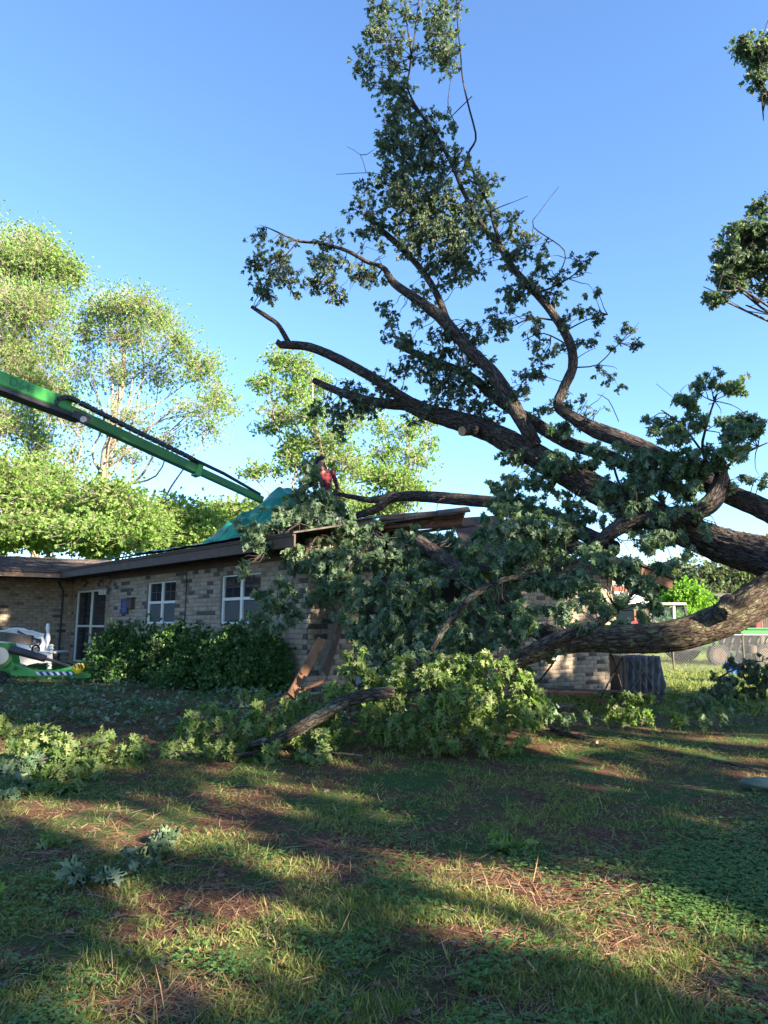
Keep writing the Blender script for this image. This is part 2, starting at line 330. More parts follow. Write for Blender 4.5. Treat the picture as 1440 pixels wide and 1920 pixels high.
def leafparts(name, parent, B, D, N, Sz, tpl, mt, nmax=300, minpx=10):
    """the leaves that show largest become parts; returns mask of the rest"""
    sc = []
    for i in range(len(B)):
        p = Vector(B[i]); u_, v_, zf = proj(p)
        if zf > .5 and 0 < u_ < 1440 and 0 < v_ < 1920: sc.append((Sz[i]*F/zf, i))
    sc.sort(reverse=True); sc = [i for s_, i in sc[:nmax] if s_ >= minpx]
    me = leafdata.get(mt.name)
    if me is None: me = npmesh('leaf', tpl[0], tpl[1], mt); leafdata[mt.name] = me
    for i in sc:
        d = Vector(D[i]).normalized(); x = d.cross(Vector(N[i])).normalized(); z = x.cross(d)
        o = bpy.data.objects.new('leaf', me)
        mx = Matrix((x, d, z)).transposed().to_4x4(); mx = Matrix.Translation(Vector(B[i]))@mx@Matrix.Scale(Sz[i], 4)
        settle(o, parent); o.matrix_basis = mx
    mk = np.ones(len(B), bool); mk[sc] = False; return mk
def blobpx(L, Ydef=None):
    """(px, py, Y, rxpx, rypx, n)"""
    o = []
    for px, py, Y, rx, ry, n_ in L:
        c = at(px, py, Y); o.append((c, rx*Y/F, max(rx, ry)*Y/F*.8, ry*Y/F, n_))
    return o
# ================================================================ GROUND
def groundmat():
    m = bpy.data.materials.new('lawn_soil'); m.use_nodes = True; n = m.node_tree.nodes; l = m.node_tree.links
    b = n['Principled BSDF']; b.inputs['Roughness'].default_value = .95; b.inputs['Specular IOR Level'].default_value = .1
    g = n.new('ShaderNodeNewGeometry')
    def ns(s, d=6, r=.6):
        t = n.new('ShaderNodeTexNoise'); t.inputs['Scale'].default_value = s; t.inputs['Detail'].default_value = d; t.inputs['Roughness'].default_value = r; l.new(g.outputs['Position'], t.inputs['Vector']); return t.outputs[0]
    def ramp(src, stops):
        c = n.new('ShaderNodeValToRGB'); e = c.color_ramp.elements
        while len(e) < len(stops): e.new(.5)
        for i, (p, col) in enumerate(stops): e[i].position = p; e[i].color = (*col, 1)
        l.new(src, c.inputs[0]); return c.outputs[0]
    soil = ramp(ns(30, 8, .7), [(.3, (.030, .018, .013)), (.5, (.11, .055, .034)), (.72, (.23, .13, .085))])
    grn = ramp(ns(45, 8, .7), [(.3, (.018, .033, .012)), (.55, (.06, .10, .028)), (.75, (.14, .17, .05))])
    big = ramp(ns(1.1, 5, .65), [(.47, (0,0,0)), (.56, (1,1,1))])
    mx = n.new('ShaderNodeMixRGB'); l.new(big, mx.inputs[0]); l.new(soil, mx.inputs[1]); l.new(grn, mx.inputs[2])
    sx = n.new('ShaderNodeSeparateXYZ'); l.new(g.outputs['Position'], sx.inputs[0])
    mr = n.new('ShaderNodeMapRange'); mr.inputs[1].default_value = 12; mr.inputs[2].default_value = 18; l.new(sx.outputs[1], mr.inputs[0])
    fg = ramp(ns(6, 8, .7), [(.3, (.05, .10, .025)), (.6, (.085, .16, .035)), (.8, (.13, .19, .06))])
    m2 = n.new('ShaderNodeMixRGB'); l.new(mr.outputs[0], m2.inputs[0]); l.new(mx.outputs[0], m2.inputs[1]); l.new(fg, m2.inputs[2])
    l.new(m2.outputs[0], b.inputs['Base Color'])
    bp = n.new('ShaderNodeBump'); bp.inputs['Strength'].default_value = .9; bp.inputs['Distance'].default_value = .03
    l.new(ns(38, 8, .75), bp.inputs['Height']); l.new(bp.outputs[0], b.inputs['Normal']); return m
def axis(lo, hi, fine_lo, fine_hi, fs, gr=1.25):
    a = list(np.arange(fine_lo, fine_hi, fs)); s_ = fs
    while a[-1] < hi: s_ *= gr; a.append(a[-1]+s_)
    s_ = fs
    while a[0] > lo: s_ *= gr; a.insert(0, a[0]-s_)
    return a
gx = axis(-500, 500, -9, 9, .09); gy = axis(-300, 900, 1, 14, .09); V = []
for y in gy:
    for x in gx:
        z = gz(x, y)
        if abs(x) < 10 and .5 < y < 15: z += .012*noise.noise(Vector((x*6, y*6, 3)))
        V.append((x, y, z))
nx = len(gx); ii = np.arange(len(gy)-1)[:,None]*nx+np.arange(nx-1)[None]; ii = ii.ravel()
o = settle(bpy.data.objects.new('ground', npmesh('ground', V, np.stack([ii, ii+1, ii+nx+1, ii+nx], 1), groundmat(), None, True)), None); tag(o, kind='structure')
# bare / straw patches given by pixels, used by grass and straw
PATCH = [(200,1560,150,60), (60,1590,120,50), (480,1530,120,40), (1150,1660,200,60), (1330,1470,140,30), (1080,1630,120,40), (1240,1750,110,50), (1350,1530,110,25), (700,1600,180,50), (420,1700,110,40), (1160,1770,120,50), (880,1640,140,40), (1400,1850,120,50), (320,1880,120,30),(1000,1790,100,40)]
def patch(px, py):
    s_ = 0
    for a, b_, c, d in PATCH: s_ = max(s_, math.exp(-(((px-a)/c)**2+((py-b_)/d)**2)))
    return s_
def scatter(n_, ylo, yhi, keep, power=1.0, xr=(-160, 1600)):
    """random ground points, uniform in pixel rows biased; returns list (x,y,z,px,py)"""
    o = []
    while len(o) < n_:
        py = ylo+(yhi-ylo)*R.random()**power; px = R.uniform(*xr); 
        if not keep(px, py): continue
        d = ray(px, py); t = (-EYE.z)/d.z; x, y = d.x*t, d.y*t
        if y > 5: # refine for raised ground
            p = gp(px, py); x, y, z = p
        else: z = gz(x, y)
        o.append((x, y, z, px, py))
    return o
# grass
def gkeep(px, py):
    d = ray(px, py); t = -EYE.z/d.z; x, y = d.x*t, d.y*t
    nn = noise.noise(Vector((x*1.6, y*1.6, 1)))+.6*noise.noise(Vector((x*5, y*5, 4)))
    return R.random() < max(.05, min(1, .30+1.5*nn))*(1-.93*patch(px, py))
tufts = scatter(38000, 1285, 2150, gkeep, .8)
B, D, N, Sz = [], [], [], []
TB = np.array([(x, y, z) for x, y, z, _, _ in tufts]); dist = np.array([y for _, y, _, _, _ in tufts])
for k in range(7):
    n_ = len(TB); B.append(TB+np.c_[NR.normal(size=(n_,2))*.012*(1+dist[:,None]*.15), np.full(n_, -.005)])
    D.append(np.c_[NR.normal(size=(n_,2))*.95, np.ones(n_)]); N.append(np.c_[NR.normal(size=(n_,2)), NR.normal(size=n_)*.2]); Sz.append(NR.gamma(3, .0062, n_)*(1+dist*.05)+.009)
GB = (np.array([(-.055,0,0), (.055,0,0), (.05,.5,.05), (-.05,.5,.05), (0,1,.3)]), np.array([(0,1,2), (0,2,3), (3,2,4)]))
o = leafmesh('grass', np.concatenate(B), np.concatenate(D), np.concatenate(N), np.concatenate(Sz), GB, M['grass'], None); tag(o, 'short patchy lawn grass across the front yard', 'grass', kind='stuff')
# lawn beyond the house on the right
tf = []
for _ in range(15000):
    y = R.uniform(12.5, 36); x = R.uniform(.22*y, .62*y); tf.append((x, y, gz(x, y)))
TB = np.array(tf); n_ = len(TB); B = []; D = []; N = []; Sz = []
for k in range(3): B.append(TB+NR.normal(size=(n_,3))*np.array([.05,.05,0])); D.append(np.c_[NR.normal(size=(n_,2))*.6, np.ones(n_)]); N.append(NR.normal(size=(n_,3))); Sz.append(NR.uniform(.06,.14,n_))
GB2 = (np.array([(-.14,0,0), (.14,0,0), (0,1,.2)]), np.array([(0,1,2)]))
o = leafmesh('lawn_grass', np.concatenate(B), np.concatenate(D), np.concatenate(N), np.concatenate(Sz), GB2, M['grass'], None); tag(o, 'greener mown grass behind the chain link fence', 'grass', kind='stuff')
# pine straw
sp = scatter(16000, 1330, 2100, lambda px, py: R.random() < .12+patch(px, py), .9); TB = np.array([q[:3] for q in sp]); n_ = len(TB)
ST = (np.array([(-.012,0,0), (.012,0,0), (.012,.5,.04), (-.012,.5,.04), (0,1,0)]), np.array([(0,1,2), (0,2,3), (3,2,4)]))
o = leafmesh('pine_straw', TB+np.array([0,0,.006]), np.c_[NR.normal(size=(n_,2)), NR.normal(size=n_)*.12], np.c_[NR.normal(size=(n_,2))*.3, np.ones(n_)], NR.uniform(.06,.19,n_), ST, M['straw'], None); tag(o, 'brown pine needles and straw strewn over bare soil', 'pine straw', kind='stuff')
# clover patch
def cl(px, py): return R.random() < math.exp(-(((px-1370)/130)**2+((py-1650)/75)**2))+.9*math.exp(-(((px-1200)/170)**2+((py-1400)/30)**2))+.35*max(0, noise.noise(Vector((px*.006, py*.012, 9))))
cs = scatter(15000, 1350, 2050, cl, .9); TB = np.array([q[:3] for q in cs]); n_ = len(TB); B = []; D = []; N = []; Sz = []
CL = (np.array([(0,0,0), (.38,.45,.05), (.3,.9,.02), (0,.82,-.03), (-.3,.9,.02), (-.38,.45,.05)]), np.array([(0,1,2), (0,2,3), (0,3,4), (0,4,5)]))
h = NR.uniform(.01,.05,n_); a0 = NR.uniform(0, 6.28, n_)
for k in range(3):
    a = a0+k*2.094; B.append(TB+np.c_[np.zeros((n_,2)), h]); D.append(np.c_[np.cos(a), np.sin(a), NR.uniform(-.1,.3,n_)]); N.append(np.c_[NR.normal(size=(n_,2))*.2, np.ones(n_)]); Sz.append(NR.uniform(.012,.024,n_))
o = leafmesh('clover', np.concatenate(B), np.concatenate(D), np.concatenate(N), np.concatenate(Sz), CL, M['clover'], None); tag(o, 'dark green clover growing in the lawn', 'clover', kind='stuff')
# dead leaf litter
ds = scatter(750, 1300, 2050, lambda a, b_: R.random() < .5, .9); TB = np.array([q[:3] for q in ds]); n_ = len(TB)
o = leafmesh('leaf_litter', TB+np.array([0,0,.012]), np.c_[NR.normal(size=(n_,2)), NR.normal(size=n_)*.25], np.c_[NR.normal(size=(n_,2))*.35, np.ones(n_)], NR.uniform(.025,.08,n_), LOB, M['dead'], None); tag(o, 'dry brown leaves scattered on the lawn', 'leaf litter', kind='stuff')
gs = scatter(6000, 1262, 1365, lambda px, py: R.random() < max(.08, .45+1.3*noise.noise(Vector((px*.016, py*.07, 2))))*(1 if px < 560 else .6), 1, (-60, 1440)); TB = np.array([q[:3] for q in gs]); n_ = len(TB)
o = leafmesh('fallen_leaves', TB+np.c_[np.zeros((n_,2)), NR.uniform(.01,.16,n_)], np.c_[NR.normal(size=(n_,2)), NR.normal(size=n_)*.35], np.c_[NR.normal(size=(n_,2))*.6, np.ones(n_)], NR.uniform(.05,.13,n_), SIM, M['leaf_grey'], None); tag(o, 'pale green torn leaves and twigs covering the ground by the house', 'leaves', kind='stuff')
# ================================================================ HOUSE
C0 = at(577, 1168, 12.1).xy.to_3d(); C1 = at(1155, 1168, 16.5).xy.to_3d()
U = Vector((-.683, .731, 0)).normalized(); Vv = (C1-C0); LV = Vv.length; Vv.normalize()
def P(s_, t_, z_=0): return Vector((C0.x+U.x*s_+Vv.x*t_, C0.y+U.y*s_+Vv.y*t_, z_))
def s_at(px, t_):   # s on the line parallel to the facade (offset t) seen at pixel column px (horizon row)
    d = ray(px, 1168); o_ = P(0, t_); k = d.x/d.y; return (k*o_.y-o_.x)/(U.x-k*U.y)
house = thing('brick_house', (*P(3, 3).xy, 0), 'single storey tan brick house with storm broken roof under the fallen oak', 'house')
BR = ['brick_b', 'brick_a', 'brick_c', 'brick_d']; COURSE = .088; BL = .262
bricks = []   # (centre, axisdir, normal, length, matindex)
def wall(name, A, Bv, n_, z0, z1, openings=(), edge=None, dk=.13):
    """courses of bricks from A along unit Bv (length Lw); edge(z)->(lo,hi)"""
    d, Lw = Bv; mb = MB(); r = 0; z = z0
    while z < z1-.01:
        lo, hi = (0, Lw) if edge is None else edge(z)
        iv = [(lo, hi)] if hi > lo+.05 else []
        for a, b_, c, e in openings:
            if c-.01 < z+COURSE/2 < e+.01:
                nv = []
                for p, q in iv:
                    if a > p: nv.append((p, min(a, q)))
                    if b_ < q: nv.append((max(b_, p), q))
                iv = [t for t in nv if t[1]-t[0] > .02]
        for p, q in iv:
            if isinstance(p, (int, float)) and q > p:
                a = A+d*p; b_ = A+d*q; nn = n_*-.10
                mb.hexa([Vector((*a.xy, z)), Vector((*b_.xy, z)), Vector((*(b_+nn).xy, z)), Vector((*(a+nn).xy, z)), Vector((*a.xy, z+COURSE)), Vector((*b_.xy, z+COURSE)), Vector((*(b_+nn).xy, z+COURSE)), Vector((*(a+nn).xy, z+COURSE))])
                x = math.floor(p/BL)*BL-(BL/2 if r % 2 else 0)
                while x < q:
                    xa = max(x, p)+.005; xb = min(x+BL, q)-.005
                    if xb-xa > .04:
                        k = R.random(); mi = 3 if k < dk else 2 if k < dk+.07 else 1 if k < .55 else 0
                        ctr = A+d*((xa+xb)/2); bricks.append((Vector((ctr.x, ctr.y, z+COURSE/2))+n_*R.uniform(-.002, .003), d, n_, xb-xa, mi, name))
                    x += BL
        z += COURSE; r += 1
    return mb.build('wall', M['mortar'], house)
nF = (-Vv).copy(); nE = (-U).copy()   # facade faces -V, end wall faces -U
z_soffit = 2.86; Z0 = -.05
S_e = s_at(107, -.6); T_R = .3; SL = s_at(133, T_R); sP = s_at(205, 0)
w1a, w1b = s_at(327, 0), s_at(273, 0); w2a, w2b = s_at(487, 0), s_at(412, 0)
zt = at(450, 1074, P((w2a+w2b)/2, 0).y).z; zb = at(450, 1171, P((w2a+w2b)/2, 0).y).z
W_f = wall('front', P(0, 0), (U, sP), nF, Z0, z_soffit, [(w1a, w1b, zb, zt), (w2a, w2b, zb, zt)])
def endedge_l(z): return (0, .72+.30*(z-.3)*1.0+.12*noise.noise(Vector((z*7, 1, 1))))
def endedge_r(z): return (LV*.50+.35*noise.noise(Vector((z*5, 2, 1)))+.5*max(0, z-1.3), LV)
wall('end', P(0, 0), (Vv, LV), nE, Z0, 3.0, edge=endedge_l, dk=.16)
wall('end', P(0, 0), (Vv, LV), nE, -.25, 2.75, edge=endedge_r, dk=.14)
dA, dB = s_at(196, T_R), s_at(140, T_R)
pd = P((dA+dB)/2, T_R); dzt = at(170, 1106, pd.y).z; dzb = at(170, 1243, pd.y).z
wall('porch', P(sP, T_R), (U, SL-sP), nF, Z0, z_soffit, [(dA-sP, dB-sP, dzb, dzt)])
wall('return', P(sP, 0), (Vv, T_R), U, Z0, z_soffit)
wall('wing', P(SL, T_R), (-Vv, 12), nE, Z0, z_soffit, dk=.09)
wall('back', P(3, LV), (U, SL-1), Vv, Z0, 2.6)
# brick parts: those that show largest stay single
def visrank(b_):
    u_, v_, zf = proj(b_[0])
    if not (0 < u_ < 1440): return 0
    if b_[5] == 'front': hid = (u_ > 590) or (u_ < 550 and v_ > 1195)
    elif b_[5] == 'end': hid = (660 < u_ < 900)
    elif b_[5] == 'wing': hid = u_ < 0
    else: hid = b_[5] in ('back', 'return')
    return (b_[3]*F/zf)*abs(b_[2].dot((EYE-b_[0]).normalized()))*(0 if hid else 1)
bricks.sort(key=visrank, reverse=True)
bx = [(-.5,-.5,-.5), (.5,-.5,-.5), (.5,.5,-.5), (-.5,.5,-.5), (-.46,-.5,.5), (.46,-.5,.5), (.46,.5,.5), (-.46,.5,.5)]
bx = [(-.5,-.05,-.039), (.5,-.05,-.039), (.5,.006,-.039), (-.5,.006,-.039), (-.5,-.05,.039), (.5,-.05,.039), (.5,.006,.039), (-.5,.006,.039), (-.48,.009,-.034), (.48,.009,-.034), (.48,.009,.034), (-.48,.009,.034)]
bf = [(0,1,2,3), (7,6,5,4), (1,5,6,2), (4,0,3,7), (3,2,9,8), (2,6,10,9), (6,7,11,10), (7,3,8,11), (8,9,10,11)]
bm = [npmesh('brick', bx, np.array(bf), M[k]) for k in BR]
def bmat(b_):
    c, d, n_, ln, mi, _ = b_; return Matrix.Translation(c)@Matrix((d*ln, n_, Vector((0,0,1)))).transposed().to_4x4()
for b_ in bricks[:300]:
    o = bpy.data.objects.new('brick', bm[b_[4]]); settle(o, W_f if b_[5] == 'front' else house); o.matrix_basis = bmat(b_)
V = []; Fc = []; mi = []; bxa = np.array(bx)
for i, b_ in enumerate(bricks[300:]):
    c, d, n_, ln, k, _ = b_
    V.append(np.array(c)+bxa[:,:1]*np.array(d)*ln+bxa[:,1:2]*np.array(n_)+bxa[:,2:]*np.array([0,0,1])); Fc.append(np.array(bf)+i*12); mi += [k]*9
o = settle(bpy.data.objects.new('brick', npmesh('brickwork', np.concatenate(V), np.concatenate(Fc), [M[k] for k in BR], mi)), house); o.name = 'brickwork'; o['kind'] = 'stuff'
# windows
def win(sa, sb, t_, z0, z1, name, muntin=False, d=U, n_=nF, dark='curtain'):
    base = P(sa, t_) - n_*.03; Lw = sb-sa; H = z1-z0
    def bar(x0, x1, y0, y1, dep, mb, off=0):
        a = base+d*x0+n_*off; b_ = base+d*x1+n_*off; q = n_*-dep
        mb.hexa([Vector((*a.xy, z0+y0)), Vector((*b_.xy, z0+y0)), Vector((*(b_+q).xy, z0+y0)), Vector((*(a+q).xy, z0+y0)), Vector((*a.xy, z0+y1)), Vector((*b_.xy, z0+y1)), Vector((*(b_+q).xy, z0+y1)), Vector((*(a+q).xy, z0+y1))])
    fr = MB(); f_ = .055
    bar(0, Lw, 0, f_, .08, fr); bar(0, Lw, H-f_, H, .08, fr); bar(0, f_, f_, H-f_, .08, fr); bar(Lw-f_, Lw, f_, H-f_, .08, fr)
    bar(Lw/2-.04, Lw/2+.04, f_, H-f_, .08, fr)
    for k in (0, 1): bar(f_+k*(Lw/2-f_+.04), Lw/2-.04+k*(Lw/2-f_+.04), H*.5-.03, H*.5+.03, .07, fr, -.004)
    wn = fr.build(name, M['vinyl'], house, bevel=.006)
    if name == 'window':
        sl_ = MB(); bar(-.05, Lw+.05, -.07, -.003, .12, sl_, .06); sl_.build('sill', M['brick_b'], wn)
    for k in (0, 1):
        for j in (0, 1):
            g_ = MB(); x0 = f_+k*(Lw/2-f_+.04); x1 = Lw/2-.04+k*(Lw/2-f_+.04); y0 = f_ if j == 0 else H*.5+.03; y1 = H*.5-.03 if j == 0 else H-f_
            bar(x0, x1, y0, y1, .008, g_, -.035); g_.build('pane', M['screen'] if (j == 0 and name == 'window') else M['glass'], wn)
            if muntin and j == 1:
                mu = MB(); xm = (x0+x1)/2; ym = (y0+y1)/2
                bar(xm-.008, xm+.008, y0, y1, .006, mu, -.026); bar(x0, x1, ym-.008, ym+.008, .006, mu, -.0245); mu.build('muntin', M['screen'], wn)
    return wn
win(w1a, w1b, 0, zb, zt, 'window', True); win(w2a, w2b, 0, zb, zt, 'window', True); win(dA, dB, T_R, dzb, dzt, 'patio_door')
# soffits + fascias
def slab(pts, z0s, th, name, m_, parent=house):
    k = len(pts); mb = MB(); a = [Vector((*p.xy, z)) for p, z in zip(pts, z0s)]; b_ = [q+Vector((0,0,th)) for q in a]
    mb.poly(a+b_, [tuple(range(k))[::-1], tuple(range(k, 2*k))]+[(i, (i+1) % k, (i+1) % k+k, i+k) for i in range(k)]); return mb.build(name, m_, parent)
slab([P(.1,-.56), P(S_e,-.56), P(S_e, T_R-.03), P(.1, T_R-.03)], [z_soffit]*4, .02, 'soffit', M['soffit'])
slab([P(S_e+.04,-11), P(SL+.1,-11), P(SL+.1, T_R), P(S_e+.04, T_R)], [z_soffit-.004]*4, .02, 'soffit', M['soffit'])
fb = MB(); fb.beam(P(-.5,-.6, z_soffit+.05), P(S_e,-.6, z_soffit+.05), .035, .23); fb.build('fascia', M['fascia'], house)
fb = MB(); fb.beam(P(-.5,-.63, z_soffit+.145), P(S_e-.03,-.63, z_soffit+.145), .03, .05); fb.build('trim_board', M['fascia'], house)
fb = MB(); fb.beam(P(S_e,-11, z_soffit+.04), P(S_e,-.62, z_soffit+.04), .035, .19); fb.build('fascia', M['fascia_l'], house)
# frieze under soffit
fb = MB(); fb.beam(P(.02,-.02, z_soffit-.09), P(sP,-.02, z_soffit-.09), .03, .17); fb.build('frieze_board', M['soffit'], house)
# roofs
TRd = LV*.44; ZR = at(800, 958, P(.8, TRd).y).z; ZE = z_soffit+.18
def rzm(t_):
    return ZE+(ZR-ZE)*(t_+.66)/(TRd+.66) if t_ < TRd else ZR-(ZR-2.62)*(t_-TRd)/(LV+1.0-TRd)
def roofpatch(name, spts, m_, th=.03):   # polygon in (s,t)
    return slab([P(a, b_) for a, b_ in spts], [rzm(b_) for a, b_ in spts], -th, name, m_)
roofpatch('roof', [(-.55,-.66), (S_e+.02,-.66), (SL+3.5, TRd), (2.6, TRd), (1.9, 2.6), (1.3, 2.2), (.9, 1.3), (.1, 1.0), (-.1,.4), (-.5,.35)], M['shingle'])
roofpatch('roof', [(2.9, TRd), (SL+3.5, TRd), (SL+3.5, LV+1.0), (-.6, LV+1.0), (-.6, LV-.2), (.3, LV-.5), (.5, LV-1.5), (1.6, LV-2.1), (2.2, LV-3.3)], M['shingle'])
# rake boards hanging at the far end of the gable
fb = MB(); a = P(-.62, LV+.1, rzm(LV+.1)-.1); b_ = P(-.62, LV+1.25, rzm(LV+1.25)-.1); fb.beam(a, b_, .04, .24); fb.build('rake_board', M['wood'], house)
fb = MB(); fb.beam(P(-.62, LV+.0, rzm(LV)+.05), P(-.62, LV+1.3, rzm(LV+1.3)+.05), .16, .05); fb.build('drip_edge', M['shingle2'], house)
fb = MB(); fb.beam(P(-.6, 4.6, rzm(4.6)-.15), P(-.6, LV, rzm(LV)-.15), .05, .3); fb.build('rake_board', M['fascia'], house)
# gable triangle boards behind the leaves on the right
fb = MB(); fb.poly([P(.05, 4.6, 2.6), P(.05, LV, 2.5), P(.05, LV, 2.75), P(.05, 4.8, rzm(4.8)-.1)], [(0,1,2,3)]); fb.build('gable_siding', M['fascia'], house)
# shingle courses on the wing roof
WE, WR = S_e-.04, SL+3.6; WZ = at(120, 1038, P(WR,-2).y).z
zw = lambda s_: ZE-.06+(WZ-ZE+.06)*(s_-WE)/(WR-WE)
slab([P(WE,-11), P(WE,-.55), P(WR, TRd), P(WR,-11)], [zw(WE)-.02, zw(WE)-.02, WZ-.02, WZ-.02], -.03, 'roof', M['shingle2'])
slab([P(WR,-11), P(WR, TRd), P(WR+4.6, TRd), P(WR+4.6,-11)], [WZ-.02, WZ-.02, ZE, ZE], -.03, 'roof', M['shingle2'])
mb = MB(); ns_ = 30
for i in range(ns_):
    s0 = WE+(WR-WE)*i/ns_; s1 = WE+(WR-WE)*(i+1.25)/ns_; t_ = -11+R.random()*.3; tmax = -.6+(TRd+.6)*(s0-WE)/(WR-WE)
    while t_ < tmax:
        tw_ = min(.32, tmax-t_); mb.m = R.choice((0, 0, 1)); q = R.uniform(0, .006)
        a, b_, c, d = P(s0, t_+.006, zw(s0)+.014+q), P(s0, t_+tw_-.006, zw(s0)+.014+q), P(s1, t_+tw_-.006, zw(s1)+.002), P(s1, t_+.006, zw(s1)+.002)
        dn = Vector((0,0,-.012)); mb.poly([a, b_, c, d, a+dn, b_+dn], [(0,1,2,3), (1,0,4,5)]); t_ += .32
o = mb.build('shingles', [M['shingle'], M['shingle2']], house); o['kind'] = 'stuff'
# interior: floor and partition coloured near-black as room shade; rafters
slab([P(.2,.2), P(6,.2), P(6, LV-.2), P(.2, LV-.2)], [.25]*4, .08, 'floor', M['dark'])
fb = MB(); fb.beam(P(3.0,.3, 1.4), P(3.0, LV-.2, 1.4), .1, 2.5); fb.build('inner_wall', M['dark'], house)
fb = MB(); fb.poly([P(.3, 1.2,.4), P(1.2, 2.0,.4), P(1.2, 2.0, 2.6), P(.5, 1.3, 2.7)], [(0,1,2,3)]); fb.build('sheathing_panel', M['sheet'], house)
for k in range(9):
    t0 = .6+k*.75; fb = MB(); tl = R.uniform(-.25,.25)
    fb.beam(P(.4+k*.02, t0, 2.7+tl), P(3.2, t0+.1, rzm(t0)-.12), .04, .14); fb.build('rafter', M['wood_grey'], house)
for _ in range(11):
    xa = R.uniform(700, 780); xb = xa+R.uniform(30, 100); ya = 985-(xa-700)*.14+R.uniform(-6,10); fb = MB(); fb.beam(at(xa, ya, 14.2+R.uniform(-.2,.2)), at(min(xb,868), ya-(xb-xa)*R.uniform(.02,.2), 14.0+R.uniform(-.2,.2)), R.uniform(.05,.2), .03, tw=R.uniform(-.4,.9)); fb.build('broken_roof_board', R.choice([M['wood'], M['ply'], M['wood_grey'], M['wood_grey']]), house)
for pts in ([(712,974,14.6), (872,962,13.9), .10], [(725,988,14.3), (868,978,13.9), .14], [(745,1002,14.2), (890,985,14.0), .06], [(640,998,13.4), (700,975,13.8), .10], [(820,962,13.8), (880,955,13.8), .08]):
    fb = MB(); fb.beam(at(*pts[0]), at(*pts[1]), .28 if pts[2] > .07 else .06, .03+pts[2]*.2, tw=R.uniform(.2,.8)); fb.build('broken_roof_board', R.choice([M['wood'], M['ply'], M['wood_grey']]), house)
fb = MB(); fb.poly([at(845,972,15.2), at(935,966,15.6), at(965,1045,14.6), at(875,1050,14.2)], [(0,1,2,3)]); fb.build('dark_roof_panel', M['soffit'], house)  # dark slab added where the back slope's shaded underside shows
# hanging rake board by the broken corner
fb = MB(); fb.beam(at(650,1112, 11.9), at(600,1262, 11.75), .03, .05); fb.build('hanging_trim', M['wood_grey'], house)
fb = MB(); fb.poly([at(650,1118,12.1), at(660,1120,12.4), at(615,1270,12.2), at(604,1258,12.0)], [(0,1,2,3)]); fb.build('torn_siding', M['soffit'], house)
# downspout, porch lamp, sign
fb = MB(); q = s_at(345, -.04); fb.tube([P(q,-.03,.3), P(q,-.03, 2.7)], [.012,.012], 6); fb.build('cable', M['black'], house)
fb = MB(); q = P(SL-.05, T_R-.3, .2); fb.tube([q, q+Vector((0,0,2.3)), q+Vector((-.1,-.15,2.6))], [.03,.03,.03], 8); fb.build('downspout', M['black'], house)
lp = thing('porch_lamp', at(193, 1103, P(sP, .3).y), 'small frosted glass porch lamp hanging beside the patio door', 'lamp')
for k in (-1, 0, 1):
    q = at(193+k*5, 1106, P(sP,.3).y-.1); MB().cyl(q, q+Vector((0,0,-.13)), .035, 10).build('lamp_shade', M['lamp'], lp)
q = at(193, 1100, P(sP,.3).y-.1); MB().beam(q-Vector((.13,0,0)), q+Vector((.13,0,0)), .03, .03).cyl(q, q+Vector((0,0,.2)), .012, 8).build('bracket', M['black'], lp)
s0, s1 = s_at(239, -.02), s_at(226, -.02); p0 = P(s0,-.03); za = at(232,1123,p0.y).z; zc = at(232,1151,p0.y).z
sg = thing('wall_sign', P(s0,-.03, zc), 'small navy blue sign with pale print on the brick wall left of the windows', 'sign')
fb = MB(); fb.beam(P(s0,-.035,(za+zc)/2), P(s1,-.035,(za+zc)/2), .015, za-zc); fb.build('panel', M['navy'], sg)
fb = MB()
for k in range(7):
    zz = zc+(za-zc)*(.15+.11*k); a_ = R.uniform(.1,.35); b_ = R.uniform(.6,.9)
    fb.beam(P(s0+(s1-s0)*a_,-.0445, zz), P(s0+(s1-s0)*b_,-.0445, zz), .004, .018)
fb.build('print', M['sheet'], sg)
s0, s1 = s_at(250, -.02), s_at(241, -.02); fb = MB(); zq = at(245,1132,P(s0,0).y).z; fb.beam(P(s0,-.06,zq), P(s1,-.06,zq), .09, .24)
fb.beam(P(s0-.05,-.05,zq+.14), P(s1+.05,-.05,zq+.14), .14, .03)
o = fb.build('mail_box', M['soffit'], None, bevel=.008); tag(o, 'small brown wall mailbox beside the navy sign', 'mailbox')
# ---- tarps
def tarp(name, bot, top, dep, m_, label, seed, nf=26, wr=.06):
    nb = 60; V = []; Fc = []
    def lerp(L, t_):
        x = t_*(len(L)-1); i = min(int(x), len(L)-2); f_ = x-i; return tuple(L[i][k]*(1-f_)+L[i+1][k]*f_ for k in range(3))
    for i in range(nb+1):
        t_ = i/nb; b0 = at(*lerp(bot, t_)); tp = at(*lerp(top, t_)); 
        for j in range(nf+1):
            a = math.pi*j/nf; h_ = math.sin(a)**.8 if a < math.pi else 0; p = b0.lerp(tp, max(0,min(1,h_))); p = p+Vector((.15, 1, 0)).normalized()*(dep*(1-math.cos(a))/2)
            q = p*2.2+Vector((seed,0,0)); w_ = wr*(noise.noise(q)*1.2+.45*abs(noise.noise(Vector((q.x*3.5-q.z*2.5, q.z*1.2, seed+4))))+abs(noise.noise(Vector((q.x*1.1+q.z*1.3, q.z*.4, seed))))*1.0)
            p = p+Vector((w_*.3,-w_, w_*.5)); V.append(p)
    for i in range(nb):
        for j in range(nf): a = i*(nf+1)+j; Fc.append((a, a+1, a+nf+2, a+nf+1))
    me = npmesh(name, [tuple(v) for v in V], np.array(Fc), m_, None, True); o = settle(bpy.data.objects.new(name, me), None); sd_ = o.modifiers.new('solid', 'SOLIDIFY'); sd_.thickness = .006
    tag(o, label, 'tarp'); return o
